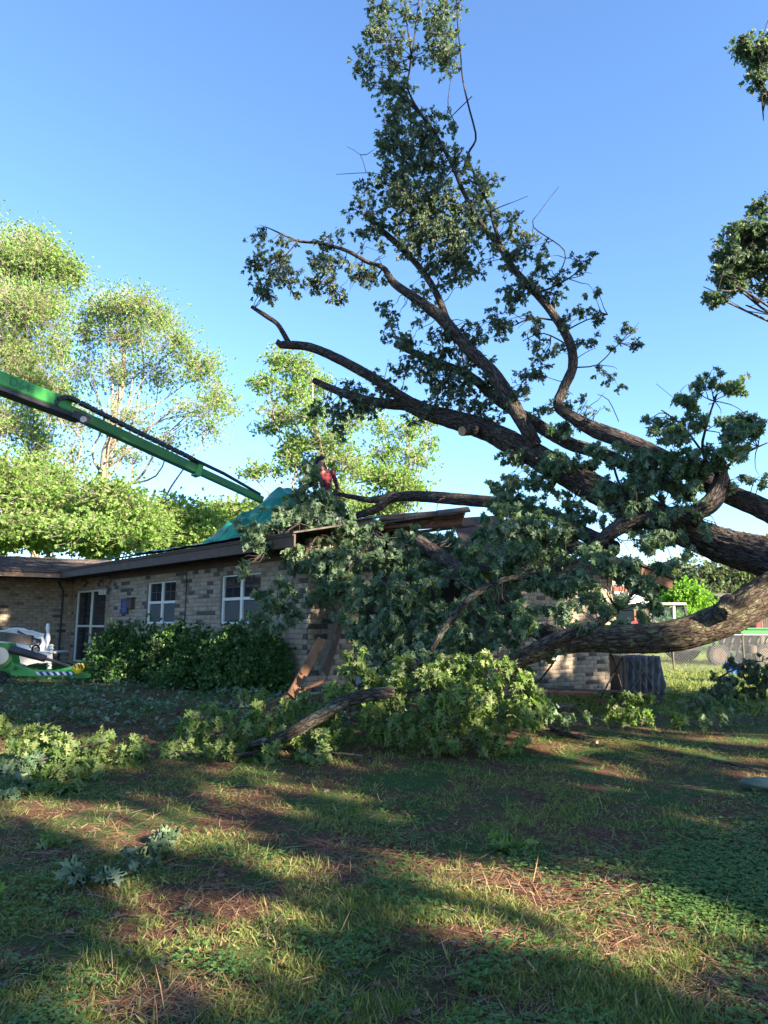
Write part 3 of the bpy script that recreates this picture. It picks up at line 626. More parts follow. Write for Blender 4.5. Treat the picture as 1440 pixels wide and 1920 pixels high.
tarp('teal_tarp', [(378,1026,13.8), (405,1022,13.7), (470,1008,13.6), (510,1000,13.5), (560,1000,13.4)], [(392,1000,14.6), (420,976,14.6), (468,952,14.5), (500,918,14.4), (530,909,14.3), (552,925,14.2)], 1.0, M['teal'], 'crumpled teal green tarp bunched on the roof under the lift arm', 3, wr=.16)
def bt():
    nb, nf = 70, 10; V = []; Fc = []
    for i in range(nb+1):
        s_ = s_at(470,-.6)+(s_at(185,-.6)-s_at(470,-.6))*i/nb
        for j in range(nf+1):
            t_ = -.72+j*.33; z_ = rzm(max(t_,-.66))+.03+.05*abs(noise.noise(Vector((s_*1.8, t_*1.5, 2))))+.05*abs(noise.noise(Vector((s_*.5, 0, 7))))
            V.append(tuple(P(s_, t_, z_)))
    for i in range(nb):
        for j in range(nf): a = i*(nf+1)+j; Fc.append((a, a+1, a+nf+2, a+nf+1))
    o = settle(bpy.data.objects.new('blue_tarp', npmesh('blue_tarp', V, np.array(Fc), M['blue_tarp'], None, True)), None); o.modifiers.new('solid', 'SOLIDIFY').thickness = .006
    tag(o, 'pale blue tarp stretched flat over the front roof slope', 'tarp')
bt()
#@@PART2
def wallpt(px, py, s_=None, t_=None):
    d = ray(px, py)
    if s_ is not None: o_ = P(s_, 0); q = Vv
    else: o_ = P(0, t_); q = U
    nrm_ = q.cross(Vector((0,0,1))); k = (o_-Vector((EYE.x,EYE.y,0))).dot(nrm_)/Vector((d.x,d.y,0)).dot(nrm_); return EYE+d*k
SUN_SPOTS = [(gp(a, b_), r_) for a, b_, r_ in [(150,1550,.30),(240,1545,.32),(330,1530,.32),(420,1505,.3),(490,1455,.3),(60,1520,.25),(560,1465,.3),(650,1440,.28),(430,1560,.2),(480,1600,.16),(555,1640,.12),(700,1600,.18),(770,1640,.18),(850,1645,.2),(940,1625,.2),(1020,1640,.25),(1100,1665,.24),(1180,1695,.22),(1250,1735,.2),(1310,1765,.18),(300,1690,.13),(325,1745,.13),(390,1825,.14),(600,1690,.12),(1150,1770,.1),(1050,1745,.13),(1210,1810,.1),(1410,1600,.18),(1400,1880,.1),(1290,1365,.4),(1370,1385,.35),(1200,1360,.3),(1050,1400,.2),(1120,1450,.13),(720,1530,.12),(980,1500,.1),(860,1720,.12),(180,1900,.1),(450,1490,.25),(1330,1545,.16),(1000,1850,.1)]]  # spots meant to be sunlit, with radius
for _ in range(90): SUN_SPOTS.append((gp(R.uniform(0,1440), R.uniform(1400,1800)), R.uniform(-.04,.05)))
SUN_SPOTS += [(at(a, b_, Y), r_) for a, b_, Y, r_ in [(870,1260,8.6,.35),(960,1285,8.4,.3),(745,1290,8.5,.28),(660,1235,8.6,.22),(560,1390,7.8,.3),(430,1375,8,.5),(1205,1320,9.4,.4),(100,1400,7.5,.5),(200,1385,7.7,.5),(30,1358,8.6,.4),(1400,1160,8.2,.28),(1310,1205,8.2,.2),(1220,1222,8.3,.15),(1430,1090,8.5,.25),(540,490,12,.16),(560,540,12,.14),(865,345,11.6,.16),(840,560,11.5,.15),(880,690,11.9,.16),(1350,1030,9.7,.2)]]
SUN_SPOTS += [(wallpt(a, b_, s_=0), r_) for a, b_, r_ in [(1045,1150,.2),(1090,1110,.2),(1100,1280,.14),(1035,1240,.2),(1070,1150,.4),(1062,1180,.2),(1130,1115,.35),(1142,1150,.35),(1062,1260,.16),(1055,1230,.16),(1122,1270,.17),(1145,1290,.1),(1012,1260,.16),(965,1110,.12),(985,1160,.12),(1035,1270,.05)]]
SUN_SPOTS += [(wallpt(a, b_, s_=SL), r_) for a, b_, r_ in [(15,1132,.55),(50,1132,.55),(80,1140,.5),(90,1170,.4),(98,1200,.3),(10,1155,.3),(-30,1130,.5)]]
SUN_SPOTS += [(P(S_e-.1, -2.2, 2.9), .35), (P(S_e-.1, -1.2, 2.9), .3), (P(S_e+1.5,-2.5, 3.2), .4)]
def carve(a, b_, c_, d, gl=None):  # drops leaves between lit spots and the sun to shape light patches
    keep = np.ones(len(a), bool); sd = np.array(SD); jit = 1+.9*np.array([noise.noise(Vector(q)*2.2) for q in a])
    for g, r_ in (gl or SUN_SPOTS):
        v = a-np.array(g); t_ = v@sd; ds = np.linalg.norm(v-t_[:,None]*sd, axis=1); keep &= ~((t_ > 0) & (ds < (r_*1.2+.10)*jit*(1 if gl is None else .5)))
    return a[keep], b_[keep], c_[keep], d[keep]
# ================================================================ FALLEN OAK
PER = 7
def pb(L, leaf, per=PER, depth=.9, boost=4.3):
    o = []
    for px, py, Y, rx, ry, de in L:
        k = Y/F; rx *= 1.22; ry *= 1.22; n_ = boost*de*math.pi*rx*ry*k*k/(per*.30*leaf*leaf); o.append((at(px, py, Y), rx*k, max(rx, ry)*k*depth, ry*k, max(2, n_)))
    return o
oak = thing('fallen_oak', at(1600, 1120, 8.8), 'huge uprooted oak lying across the broken house roof with leafy limbs pointing up', 'tree')
TW = []
LS = {}
def L(name, P_, mt='bark', **k):
    o, pts, rad = pxlimb(name, P_, M[mt], oak, **k); LS.setdefault('all', []).extend((p, r) for p, r in zip(pts[::3], rad[::3])); return o
L('trunk', [(2150,1250,8.6,190), (1850,1150,8.8,170), (1620,1088,8.9,140), (1440,1046,9.3,112), (1310,1003,9.8,92), (1200,955,10.3,82), (1100,905,10.9,76), (1000,850,11.4,70), (900,805,11.8,58), (800,772,12.2,46), (765,757,12.3,42)], sides=90, step=.028, rough=.10, kink=.25)
L('limb', [(1700,1010,8.6,110), (1560,1060,8.5,118), (1440,1115,8.3,102), (1360,1160,8.2,92), (1270,1192,8.2,84), (1180,1200,8.4,78), (1100,1200,8.7,64), (1030,1213,8.9,50), (970,1240,9.0,42), (925,1280,9.0,32), (900,1330,9.0,20)], 'bark_lichen', sides=84, step=.026, rough=.07, kink=.2)
L('limb', [(1700,1120,9.0,90), (1560,1030,9.2,72), (1440,962,9.6,58), (1350,918,9.9,54), (1270,872,10.2,50), (1200,840,10.4,50), (1120,808,10.7,46), (1075,785,10.8,34), (1045,762,10.85,30), (1056,728,10.9,30), (1073,690,10.9,29), (1068,645,10.9,27), (1040,595,11,24), (1005,548,11.1,23), (965,505,11.2,20), (935,462,11.3,16), (902,420,11.4,13), (872,365,11.5,11), (845,305,11.6,10), (812,245,11.7,9), (790,215,11.8,7), (770,190,11.9,5)], sides=24, step=.05)
L('limb', [(1300,930,10.1,40), (1200,885,10.5,40), (1130,852,10.9,38), (1060,828,11.2,36), (985,785,11.5,34), (930,748,11.8,30), (880,706,12,26), (820,680,12.2,22), (740,646,12.4,16)], sides=20, cutend=True)
L('limb', [(1000,832,11.3,44), (985,800,11.2,40), (960,755,11.2,42), (925,705,11.3,38), (880,655,11.4,34), (832,600,11.5,34), (780,560,11.6,28), (738,530,11.7,24), (718,502,11.8,13), (690,492,11.8,10), (650,470,11.9,9), (600,456,12,8), (560,452,12.1,7), (535,442,12.1,5), (500,426,12.2,2.5)], sides=20)
L('limb', [(838,600,11.6,22), (815,545,11.7,20), (785,500,11.8,19), (750,462,11.9,18), (720,435,12,17), (686,404,12.1,15)], sides=14, cutend=True)
L('limb', [(800,770,12.2,36), (750,742,12.2,32), (700,708,12.2,30), (640,675,12.2,28), (580,652,12.2,25), (528,646,12.2,24), (526,640,12.2,20)], sides=20, cutend=True)
L('limb', [(545,648,12.2,14), (535,632,12.2,13), (520,608,12.2,11), (500,594,12.2,12), (472,575,12.2,9)], sides=12, cutend=True)
L('limb', [(770,760,12.3,34), (700,752,12.4,30), (640,735,12.5,24), (588,712,12.6,17)], sides=16, cutend=True)
L('limb', [(905,800,11.8,30), (885,806,11.5,34), (866,809,11.3,28)], sides=16, cutend=True, kink=0)
L('limb', [(1352,880,9.7,24), (1352,915,9.55,50), (1330,945,9.4,50), (1280,966,9.4,46), (1200,974,9.5,44), (1150,995,9.6,42), (1115,1022,9.8,36), (1070,1030,10.1,24), (1020,1035,10.4,8)], sides=30, step=.04)
L('limb', [(1150,1030,9.9,46), (1090,1000,10.6,40), (1030,965,11.6,38), (960,948,12.4,36), (880,938,12.9,34), (800,930,13.4,32), (735,932,13.7,29), (700,955,13.8,22), (640,972,13.9,14)], sides=20)
L('limb', [(740,928,13.7,20), (700,937,13.8,15), (665,932,13.9,12), (636,926,14,10)], sides=12, cutend=True)
L('limb', [(1110,1040,10.2,8), (1040,1065,9.7,12), (970,1082,9.5,14), (930,1092,9.4,17), (890,1118,9.3,20), (852,1162,9.25,22), (828,1192,9.2,19), (808,1222,9.15,11)], 'bark_moss', sides=18, step=.03, rough=.12, kink=.8)
L('limb', [(780,1010,11.2,30), (830,1048,11,44), (890,1092,10.7,50), (960,1150,10.3,52), (1010,1185,9.6,50), (1060,1200,9.0,46)], sides=30, step=.04)
L('limb', [(1368,1132,8.25,52), (1356,1148,7.98,42), (1352,1152,7.9,36)], 'bark_lichen', sides=24, step=.02, kink=0)
L('limb', [(975,1235,9.0,34), (1010,1215,8.9,40), (1060,1190,8.7,34), (1130,1165,8.9,26), (1165,1130,9.2,14)], 'bark', sides=18)
THIN = [[(935,462,11.3,12),(925,420,11.5,9),(918,385,11.6,7),(900,350,11.7,5),(888,320,11.8,6),(878,292,11.8,6),(892,262,11.9,5),(888,235,11.9,5),(878,200,12,5),(868,150,12,4),(863,90,12,4),(858,30,12,3),(857,-40,12,3)],
 [(812,245,11.7,7),(775,205,11.8,5),(745,175,11.8,4),(720,150,11.9,3)], [(790,215,11.8,6),(765,165,11.9,5),(768,130,12,5),(770,100,12,5),(764,50,12,4),(760,0,12,3),(757,-40,12,2)], [(770,108,12,4),(778,50,12,3),(788,-20,12,2.5)],
 [(878,292,11.8,4),(860,305,11.8,3),(838,330,11.8,3)], [(886,180,12,2.5),(860,205,12,2.5),(840,225,12,2)], [(1045,520,11.1,3),(1060,470,11.1,3),(1000,425,11.1,3),(1010,400,11,1.5),(1048,350,11,1.2)],
 [(1015,545,11.1,6),(1050,530,11,4),(1090,505,11,3)], [(1073,690,10.9,4),(1120,685,10.8,3),(1150,655,10.7,2.5),(1185,625,10.7,2)], [(1060,620,10.9,4),(1100,600,10.8,3),(1140,590,10.8,2)],
 [(1045,600,11,5),(1000,595,11,4),(965,610,11,3)], [(1072,650,10.9,4),(1020,625,10.9,3),(980,640,10.9,2)], [(960,500,11.2,4),(935,470,11.2,3)], [(720,330,11.8,2.5),(690,324,11.8,2),(630,327,11.8,1.2)], [(686,322,11.8,1.5),(675,290,11.8,1.2),(650,275,11.8,1)],
 [(560,450,12,4),(540,475,12,3),(505,500,12,2.5)], [(600,456,12,4),(610,490,12,3),(600,530,12,2)], [(920,395,11.5,3),(945,385,11.5,2.5),(965,378,11.4,1.5),(990,368,11.4,1.2)],
 [(1350,900,9.6,10),(1320,850,9.4,7),(1330,790,9.3,5),(1345,740,9.2,4)], [(1320,850,9.4,6),(1280,800,9.3,4),(1240,770,9.2,3)], [(1360,880,9.6,7),(1400,850,9.5,5),(1440,830,9.4,3)], [(1270,870,10,6),(1230,850,9.8,5),(1180,870,9.7,4)],
 [(1150,850,10.2,6),(1160,900,10,6),(1175,935,9.8,4)], [(1270,965,9.4,4),(1150,860,10.4,3)], [(890,1110,9.3,6),(860,1090,9.4,5),(830,1080,9.5,4)],
 [(560,980,12.2,5),(520,1010,11.9,4),(480,1050,11.7,3)], [(600,1000,12,6),(560,1060,11.7,4),(545,1100,11.5,3),(520,1140,11.4,2)], [(700,1000,11.5,6),(660,1060,11.2,5),(620,1120,11,4)], [(1130,1200,8.7,5),(1150,1240,8.6,4),(1165,1290,8.5,3)], [(1165,1235,8.6,4),(1140,1280,8.5,4),(1125,1310,8.5,3)], [(1280,760,9.6,1.2),(1230,720,9.6,1.2)], [(860,240,11.9,2),(840,200,12,2),(845,150,12,1.5)],
 [(1160,790,10,2),(1140,750,10,2),(1120,740,10,1.5)]]
for t_ in THIN: L('branch', t_, 'bark_dark', sides=7, step=.12, rough=.02, kink=2)
UP = [(785,560,11.7,25,20,.8),(820,640,11.7,35,25,.9),(790,670,11.8,30,22,.9),(860,690,11.7,30,20,.8),(900,680,11.6,25,20,.8),(870,720,11.7,35,20,.9),(950,740,11.4,25,20,.8),(1000,770,11.2,25,14,.8),(900,760,11.5,30,15,.8),(740,360,11.8,30,30,.8),(790,260,11.8,25,30,.8),(880,430,11.4,30,25,.9),(840,530,11.5,25,18,.8),(660,395,11.9,15,12,.6),(930,340,11.4,12,16,.6),(955,500,11.2,22,22,.8),(995,610,11,28,22,.8),(680,750,12.5,30,20,.9),(730,730,12.2,35,18,.9),(600,770,12.8,25,18,.7),(770,790,12,30,12,.5),(715,25,12,32,32,.9),(760,20,12,30,30,.6),(700,70,12,28,40,.9),(735,95,12,30,50,.9),(825,30,12,40,30,1),(822,75,12,30,40,1),(800,95,12,35,25,.8),(835,115,12,22,45,1),(672,118,12,20,22,.9),(695,130,12,22,25,.6),(740,155,12,30,35,1),(715,165,12,35,18,.7),(850,10,12,25,25,.6),
 (755,185,11.9,25,30,1),(735,225,11.8,30,35,1),(775,215,11.8,30,25,.8),(730,265,11.8,30,35,.9),(760,260,11.8,30,40,.8),(815,225,11.8,30,20,.7),(810,255,11.7,35,35,.9),(840,235,11.7,15,25,.7),(720,300,11.8,20,30,.8),(775,300,11.7,40,40,1),(745,340,11.7,40,35,1),(820,310,11.7,40,40,1),(700,355,11.8,35,22,.8),(690,385,11.8,28,25,.8),(860,310,11.6,25,25,.9),
 (760,390,11.6,50,45,1.2),(810,380,11.6,50,50,1.2),(715,415,11.8,40,30,.8),(890,350,11.5,30,40,1),(905,400,11.5,35,30,1),(860,390,11.5,40,40,.9),(800,440,11.6,50,40,1.2),(850,440,11.5,45,45,1.2),(860,490,11.5,45,40,1.2),(820,500,11.6,35,30,.9),(890,510,11.4,25,20,.7),(770,450,11.7,35,30,.7),(720,470,11.8,12,15,.7),
 (690,450,11.9,35,15,.5),(490,445,12.2,22,25,.7),(480,490,12.1,22,25,1),(495,535,12.1,25,32,1),(520,500,12.1,35,30,1),(545,520,12,35,25,.8),(530,455,12,30,15,.5),(570,545,12,20,12,.6),(620,450,12,28,18,.8),(610,490,12,28,30,1),(630,530,12,22,35,1),(595,530,12,22,25,.8),(680,515,11.9,30,25,.9),(705,525,11.9,20,18,.7),(655,500,12,20,18,.6),(645,555,12,15,12,.7),
 (735,575,11.7,25,20,.7),(740,615,11.7,22,28,.8),(775,640,11.7,25,25,.7),(800,600,11.7,25,18,.6),(760,690,11.9,35,20,.7),(800,700,11.9,40,25,.9),(840,720,11.9,40,25,.9),(880,670,11.9,30,20,.8),(890,630,11.7,40,25,.9),(930,605,11.5,30,20,.7),(850,650,11.8,25,20,.7),(910,720,11.8,25,25,.9),(870,750,11.9,40,20,.9),(820,755,12,40,18,.7),(930,770,11.6,30,20,.7),
 (925,450,11.3,18,30,.8),(960,430,11.2,35,25,.9),(975,470,11.1,30,25,.9),(1005,465,11.1,30,22,.8),(960,560,11.1,30,30,1),(945,600,11.1,28,25,.9),(985,530,11,30,25,.9),(1020,500,11,25,20,.9),(1035,550,11,28,22,.9),(1050,520,11,25,20,.7),(1090,490,10.9,28,18,.8),(1110,545,10.9,18,12,.9),(1085,580,10.9,28,15,.7),(1120,600,10.9,20,15,.7),(1060,600,10.9,20,25,.6),(1180,615,10.7,18,15,.8),(1190,645,10.7,15,15,.8),(1150,640,10.7,14,12,.7),(1100,640,10.8,22,15,.8),
 (1005,690,10.9,28,30,.9),(975,735,11,20,25,.8),(1010,655,10.9,25,15,.7),(1040,650,10.9,20,14,.7),(1075,740,10.8,14,18,.8),(1150,720,10.7,15,14,.6),(1100,760,10.7,12,12,.8),(1140,700,10.7,18,12,.6),(1120,770,10.5,10,10,.8),(1030,765,10.8,12,14,.6),
 (660,730,12.6,35,18,.9),(640,770,12.8,35,25,.9),(690,770,12.7,35,22,.8),(620,810,12.9,25,20,.6),(700,700,12.5,30,12,.5)]
leaf = .10
Bu, Du, Nu, Su = cloud(pb(UP, leaf, boost=3.7), clump=5, nb_=.2, leaf=leaf, droop=.55, twigs=TW)
o = leafmesh('upper_foliage', Bu, Du, Nu, Su, SIM, M['leaf_up'], oak); o['kind'] = 'stuff'
MID = [(1060,870,10.5,40,18,1),(1110,840,10.4,30,18,.9),(1170,850,10,35,20,1),(1210,860,9.8,30,20,1),(970,860,11.3,30,20,1),(1180,980,9.6,40,18,1),(1110,990,10,40,20,1),(1060,1010,10,35,22,1),(1330,990,9,25,12,.7),(1230,1120,8.8,20,22,.9),(1150,1140,8.9,28,18,.9),(1120,1190,8.7,30,14,.9),(1240,1190,8.6,16,14,.8),(1390,900,9.4,20,14,.8),(1080,1130,9,30,18,.8),(1335,715,9.2,45,18,1),(1300,720,9.2,18,14,.9),(1365,725,9.2,18,18,.9),(1300,770,9.3,35,28,1),(1345,800,9.3,45,35,1),(1390,790,9.3,30,25,.9),(1425,790,9.3,25,30,1),(1260,810,9.4,45,25,1),(1220,795,9.5,20,18,.8),(1300,850,9.4,55,35,1.1),(1370,850,9.4,35,25,.8),(1430,890,9.4,12,14,.9),(1250,880,9.6,50,35,1.1),(1200,900,9.8,40,35,1.1),(1290,900,9.5,40,30,1),(1220,950,9.4,55,30,1.1),(1150,930,10,45,30,1),(1260,1010,9.2,50,18,.8),(1310,960,9.3,25,18,.6),
 (1080,870,10.8,35,18,.9),(1030,850,10.9,35,20,1),(1010,890,11,40,25,1),(960,890,11.3,30,20,.8),(950,930,11.2,35,30,1),(1000,945,11,45,28,1.1),(1060,930,10.7,35,22,.9),(1090,960,10.4,40,22,.9),(1150,960,9.8,30,18,.8),(1050,800,10.9,30,15,.9),(1100,790,10.7,20,10,.8),
 (1190,1020,9.2,40,25,.9),(1140,1060,9.1,50,25,1.1),(1080,1070,9.3,50,30,1.1),(1110,1030,9.4,40,20,.8),(1180,1075,9,35,30,1),(1220,1100,8.9,25,30,.9),(1165,1110,9,20,20,.8),(1200,1140,8.9,25,25,.9),(1240,1060,9,30,18,.8),(1175,1170,8.8,18,25,.9),(1280,1030,9.1,25,12,.7),
 (960,990,10.2,50,40,1.3),(1010,1000,10,50,40,1.2),(960,1050,9.9,50,35,1.3),(1020,1060,9.7,50,35,1.1),(940,1110,9.8,35,20,.7),(1090,1110,9.2,35,18,.8),(1060,1160,8.9,25,20,.8),(1100,1165,8.8,35,18,1),(990,1190,9.1,40,30,1.1),(970,1150,9.3,20,22,.8),(1030,1215,8.8,25,14,.7)]
LEFTM = [(500,1010,12,35,14,1),(550,1045,11.9,40,16,1.1),(610,1075,11.6,40,18,1.1),(660,1100,11.3,35,25,1),(640,1030,11.9,40,18,1.1),(612,948,13.4,22,18,1.2),(600,925,13.3,14,16,1.1),(625,950,13.2,18,16,1.1),(588,900,13.5,12,18,1),(582,888,13.3,16,24,1.0),(575,925,13.2,25,25,1.1),(590,945,13,30,35,1.2),(625,960,13,25,25,.9),(560,965,12.7,45,30,1.3),(610,1000,12.4,50,28,1.3),(520,980,12.5,38,25,1.2),(480,1005,12.2,30,20,1.1),(500,1030,12,30,14,.9),(560,1020,12,40,25,1.1),(610,1045,11.7,45,30,1.2),(665,1000,12.2,45,30,1.2),(650,1060,11.5,50,30,1.3),(600,1090,11.4,35,28,1.2),(640,1110,11.2,35,28,1.1),(700,1040,11.7,50,30,1.2),(760,1010,12.3,40,25,1.1),(760,1050,11.5,50,25,1.1),(820,1020,12,40,30,1.2),(800,1060,11.2,50,25,1.1),(865,1030,11.6,25,30,.8),
 (455,1075,11.7,10,10,.9),(460,1060,11.6,12,12,1),(520,1110,11.3,28,22,1.1),(490,1140,11.2,35,22,1.1),(475,1165,11.1,20,12,.9),(540,1150,11.2,28,18,1),(520,1165,11.1,30,12,.9),(565,1120,11.3,14,20,.7)]
CEN = [(905,1000,11.5,28,22,1),(885,1035,11.3,25,20,1),(900,970,12,18,14,.8),(930,1070,10.2,35,25,1),(960,1090,10,30,20,.9),(1010,1100,9.8,35,20,.9),(1030,1140,9.4,30,18,.8),(900,1130,10,30,25,.8),(940,1150,9.8,30,20,.9),(1000,1160,9.4,30,20,.9),(1060,1100,9.5,30,15,.7),(680,1180,10.5,25,30,1),(850,1195,9.9,40,25,1),(1120,1130,9,25,12,.6),(710,1100,10.8,55,35,1.1),(780,1100,10.6,55,35,1.1),(850,1085,10.4,50,25,1),(690,1150,10.6,45,30,1.1),(750,1160,10.4,60,40,1.2),(820,1160,10.2,50,35,1.1),(880,1190,10,45,25,1),(720,1200,10.3,50,30,1.1),(790,1210,10,60,30,1.2),(860,1140,10.2,30,30,.7),(930,1190,9.6,35,30,.9),(950,1160,9.7,25,18,.7),(690,1230,10.2,35,25,.8),(750,1245,9.8,50,25,1),(830,1240,9.6,60,22,1.1)]
leaf = .142
Bm, Dm, Nm, Sm = cloud(pb(MID+LEFTM+CEN, leaf), leaf=leaf, droop=1.1, spread=.8, twigs=TW)
mk = leafparts('leaf', oak, Bm, Dm, Nm, Sm, LOB, M['leaf'], 300)
o = leafmesh('foliage', Bm[mk], Dm[mk], Nm[mk], Sm[mk], LOB, M['leaf'], oak); o['kind'] = 'stuff'
o = twigmesh('twigs', TW, .0045, M['bark_dark'], oak); o['kind'] = 'stuff'
LP = [p for p, q in LS['all']]; LPa = np.array(LP); mb = MB()
for c, rx, ry, rz, n_ in pb(UP+MID+LEFTM, .1):
    for e in range(3):
        tgt = c+Vector((R.uniform(-1,1)*rx*.9, R.uniform(-1,1)*ry*.7, R.uniform(-1,1)*rz*.9)) if e else c
        dd = np.linalg.norm(LPa-np.array(tgt)[None], axis=1)+NR.random(len(LPa))*.25; p0 = LP[int(dd.argmin())]; ln_ = (tgt-p0).length
        if ln_ < .08 or ln_ > 2.6: continue
        q_ = lambda k: Vector((R.uniform(-k,k), R.uniform(-k,k), R.uniform(-k,k)))*ln_
        pts, rd = spline([(p0, .006+.006*min(1,ln_)), (p0.lerp(tgt,.35)+q_(.12), .007), (p0.lerp(tgt,.7)+q_(.12)+Vector((0,0,.05*ln_)), .005), (tgt, .0025)], .12); mb.tube(pts, rd, 5)
o = mb.build('branchlets', M['bark_dark'], oak, True); o['kind'] = 'stuff'
# ================================================================ leafy debris on the ground (each a torn limb)
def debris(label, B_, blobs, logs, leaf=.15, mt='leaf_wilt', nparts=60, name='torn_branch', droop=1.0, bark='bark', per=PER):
    t = thing(name, B_, label, 'branch', 'torn oak branches lying in the yard'); tw = []
    if blobs:
        a, b_, c, d = cloud([(c0, x0*1.18, y0*1.15, z0*1.12, n0) for c0, x0, y0, z0, n0 in pb(blobs, leaf*1.1, per, .9, 4.6)], per=per, leaf=leaf, droop=droop, spread=.8, twigs=tw)
        gg = np.array([gz(x, y) for x, y in a[:,:2]]); a[:,2] = np.maximum(a[:,2], gg+.03+NR.random(len(a))*.05); low = a[:,2] < gg+.12; b_[low,2] *= .2
        k = leafparts('leaf', t, a, b_, c, d, LOB, M[mt], nparts)
        if k.any(): o = leafmesh('foliage', a[k], b_[k], c[k], d[k], LOB, M[mt], t); o['kind'] = 'stuff'
        twigmesh('twigs', tw, .005, M['bark_dark'], t)
    for Lg in logs: pxlimb('stem', Lg, M[bark], t, sides=20 if Lg[0][3] > 15 else 7, step=.04 if Lg[0][3] > 15 else .1, rough=.08 if Lg[0][3] > 15 else .02, cutend=Lg[0][3] > 15, kink=.5 if Lg[0][3] > 15 else 2)
    return t
debris('large heap of bright wilting leaves in front of the collapsed wall', gp(860,1400), [(700,1250,9,30,18,.9),(760,1240,9,40,16,.9),(850,1235,8.9,45,14,.9),(930,1240,8.7,40,18,.9),(1000,1300,8.4,30,25,1),(690,1380,8.1,40,22,.9),(860,1410,7.8,40,16,.8),(960,1380,8.1,35,18,.8),(760,1270,8.8,45,20,.9),(830,1265,8.7,50,25,1),(890,1260,8.6,50,25,1.1),(950,1270,8.5,50,28,1.1),(720,1310,8.5,45,28,1),(800,1310,8.4,60,30,1.2),(880,1310,8.3,60,35,1.2),(950,1320,8.3,50,35,1.1),(990,1350,8.4,35,25,.9),(820,1360,8.2,60,30,1.1),(740,1365,8.2,45,25,.9),(900,1370,8.1,45,22,.9),(800,1410,7.9,45,15,.7),(660,1350,8.3,40,25,.8)],
 [[(900,1330,8.4,16),(850,1300,8.5,14),(790,1290,8.6,10),(730,1320,8.5,6)], [(880,1375,7.9,4),(905,1415,7.7,4),(925,1440,7.5,3)], [(880,1380,7.9,5),(860,1390,7.9,5),(840,1370,8,4)], [(750,1400,7.9,4),(762,1370,8,3),(770,1345,8,3)]], nparts=300)
debris('leafy shoots and small upright sprig beside the leaning wooden plank', gp(660,1400), [(655,1225,8.6,16,18,1),(640,1255,8.6,14,25,1),(680,1270,8.7,35,18,.8),(620,1290,8.6,35,16,.9),(590,1300,8.6,25,20,.8),(720,1265,8.8,25,14,.9)], [[(655,1350,8.5,4),(660,1290,8.6,3),(662,1215,8.6,2)]], nparts=80)
debris('thick mossy log with torn end lying in the middle leaf pile', gp(600,1410), [(640,1300,8.3,35,12,.6),(560,1420,7.7,30,12,.6),(700,1325,8,25,10,.5),(590,1375,7.7,25,10,.6),(500,1395,7.6,30,12,.8),(540,1350,8.2,25,12,.7)], [[(738,1300,8.2,32),(690,1306,8.15,34),(640,1322,8.1,38),(590,1350,8,36),(530,1380,7.9,30),(470,1396,7.85,22)]], bark='bark_moss', nparts=60)
debris('low mat of pale lit leaves left of the mossy log', gp(450,1430), [(330,1365,8.2,35,14,.8),(360,1345,8.4,25,10,.8),(480,1310,8.8,35,14,.8),(420,1330,8.6,30,14,.9),(600,1345,8.2,30,16,.8),(640,1395,7.9,30,18,.8),(545,1320,8.3,30,18,.9),(500,1340,8.2,35,18,1),(450,1360,8.1,40,20,1.1),(400,1355,8.2,35,18,1),(365,1380,8,40,18,1),(430,1395,7.9,50,18,1),(500,1390,7.9,45,20,.9),(560,1385,7.9,35,20,.8),(340,1400,7.9,30,14,.8),(600,1420,7.7,40,14,.8),(520,1425,7.7,40,14,.7)], [[(480,1410,7.7,6),(400,1418,7.7,5),(330,1410,7.8,4)], [(700,1420,7.6,5),(610,1410,7.7,4),(540,1420,7.7,4)]], nparts=200)
debris('sunlit leafy branch at the left edge of the lawn', gp(150,1480), [(270,1390,7.8,20,14,.8),(40,1405,7.5,30,14,.9),(160,1450,7.1,40,16,.8),(90,1500,6.7,35,14,.7),(95,1385,7.6,40,20,1),(140,1400,7.5,35,25,1.1),(210,1375,7.8,30,22,1),(235,1400,7.7,25,20,1),(180,1420,7.5,40,20,.8),(110,1430,7.3,45,22,1),(60,1430,7.3,45,30,1.1),(120,1470,7,45,18,.8)], [[(70,1430,7.2,6),(130,1405,7.4,5),(200,1390,7.6,4)]], nparts=220)
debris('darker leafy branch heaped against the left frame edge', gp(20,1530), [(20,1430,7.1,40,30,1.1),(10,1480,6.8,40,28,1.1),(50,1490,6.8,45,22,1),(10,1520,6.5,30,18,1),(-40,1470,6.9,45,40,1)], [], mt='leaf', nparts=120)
debris('small clump of lit leaves farther back on the left', gp(25,1390), [(20,1355,8.6,30,12,1),(55,1360,8.6,25,10,.8)], [], nparts=30)
debris('low cluster of pale leaves lying flat near the bare dirt on the left', gp(240,1640), [(245,1595,gp(245,1610).y,30,12,.9),(195,1640,gp(195,1645).y,30,8,.8),(225,1645,gp(225,1655).y,20,8,.7),(300,1620,gp(300,1625).y,25,10,.8),(270,1575,gp(270,1590).y,28,10,.8)], [[(250,1640,gp(250,1640).y-.03,2.5),(280,1600,gp(280,1600).y-.05,2),(300,1580,gp(300,1585).y,2)]], leaf=.15, mt='leaf_grey', nparts=60, droop=.1)
debris('single pair of pale leaves on the bare soil patch', gp(125,1585), [(128,1584,gp(128,1588).y,16,3,.5)], [], leaf=.13, mt='leaf_wilt', nparts=10, droop=.1)
debris('fresh green sprig of leaves on the brown soil right of centre', gp(960,1600), [(955,1580,gp(955,1590).y,22,12,.8),(935,1595,gp(935,1600).y,16,6,.6),(985,1590,gp(985,1596).y,16,8,.7)], [[(940,1600,gp(940,1600).y-.02,2.5),(975,1585,gp(975,1585).y-.03,2),(1010,1605,gp(1010,1605).y,2)]], leaf=.14, nparts=40, droop=.2)
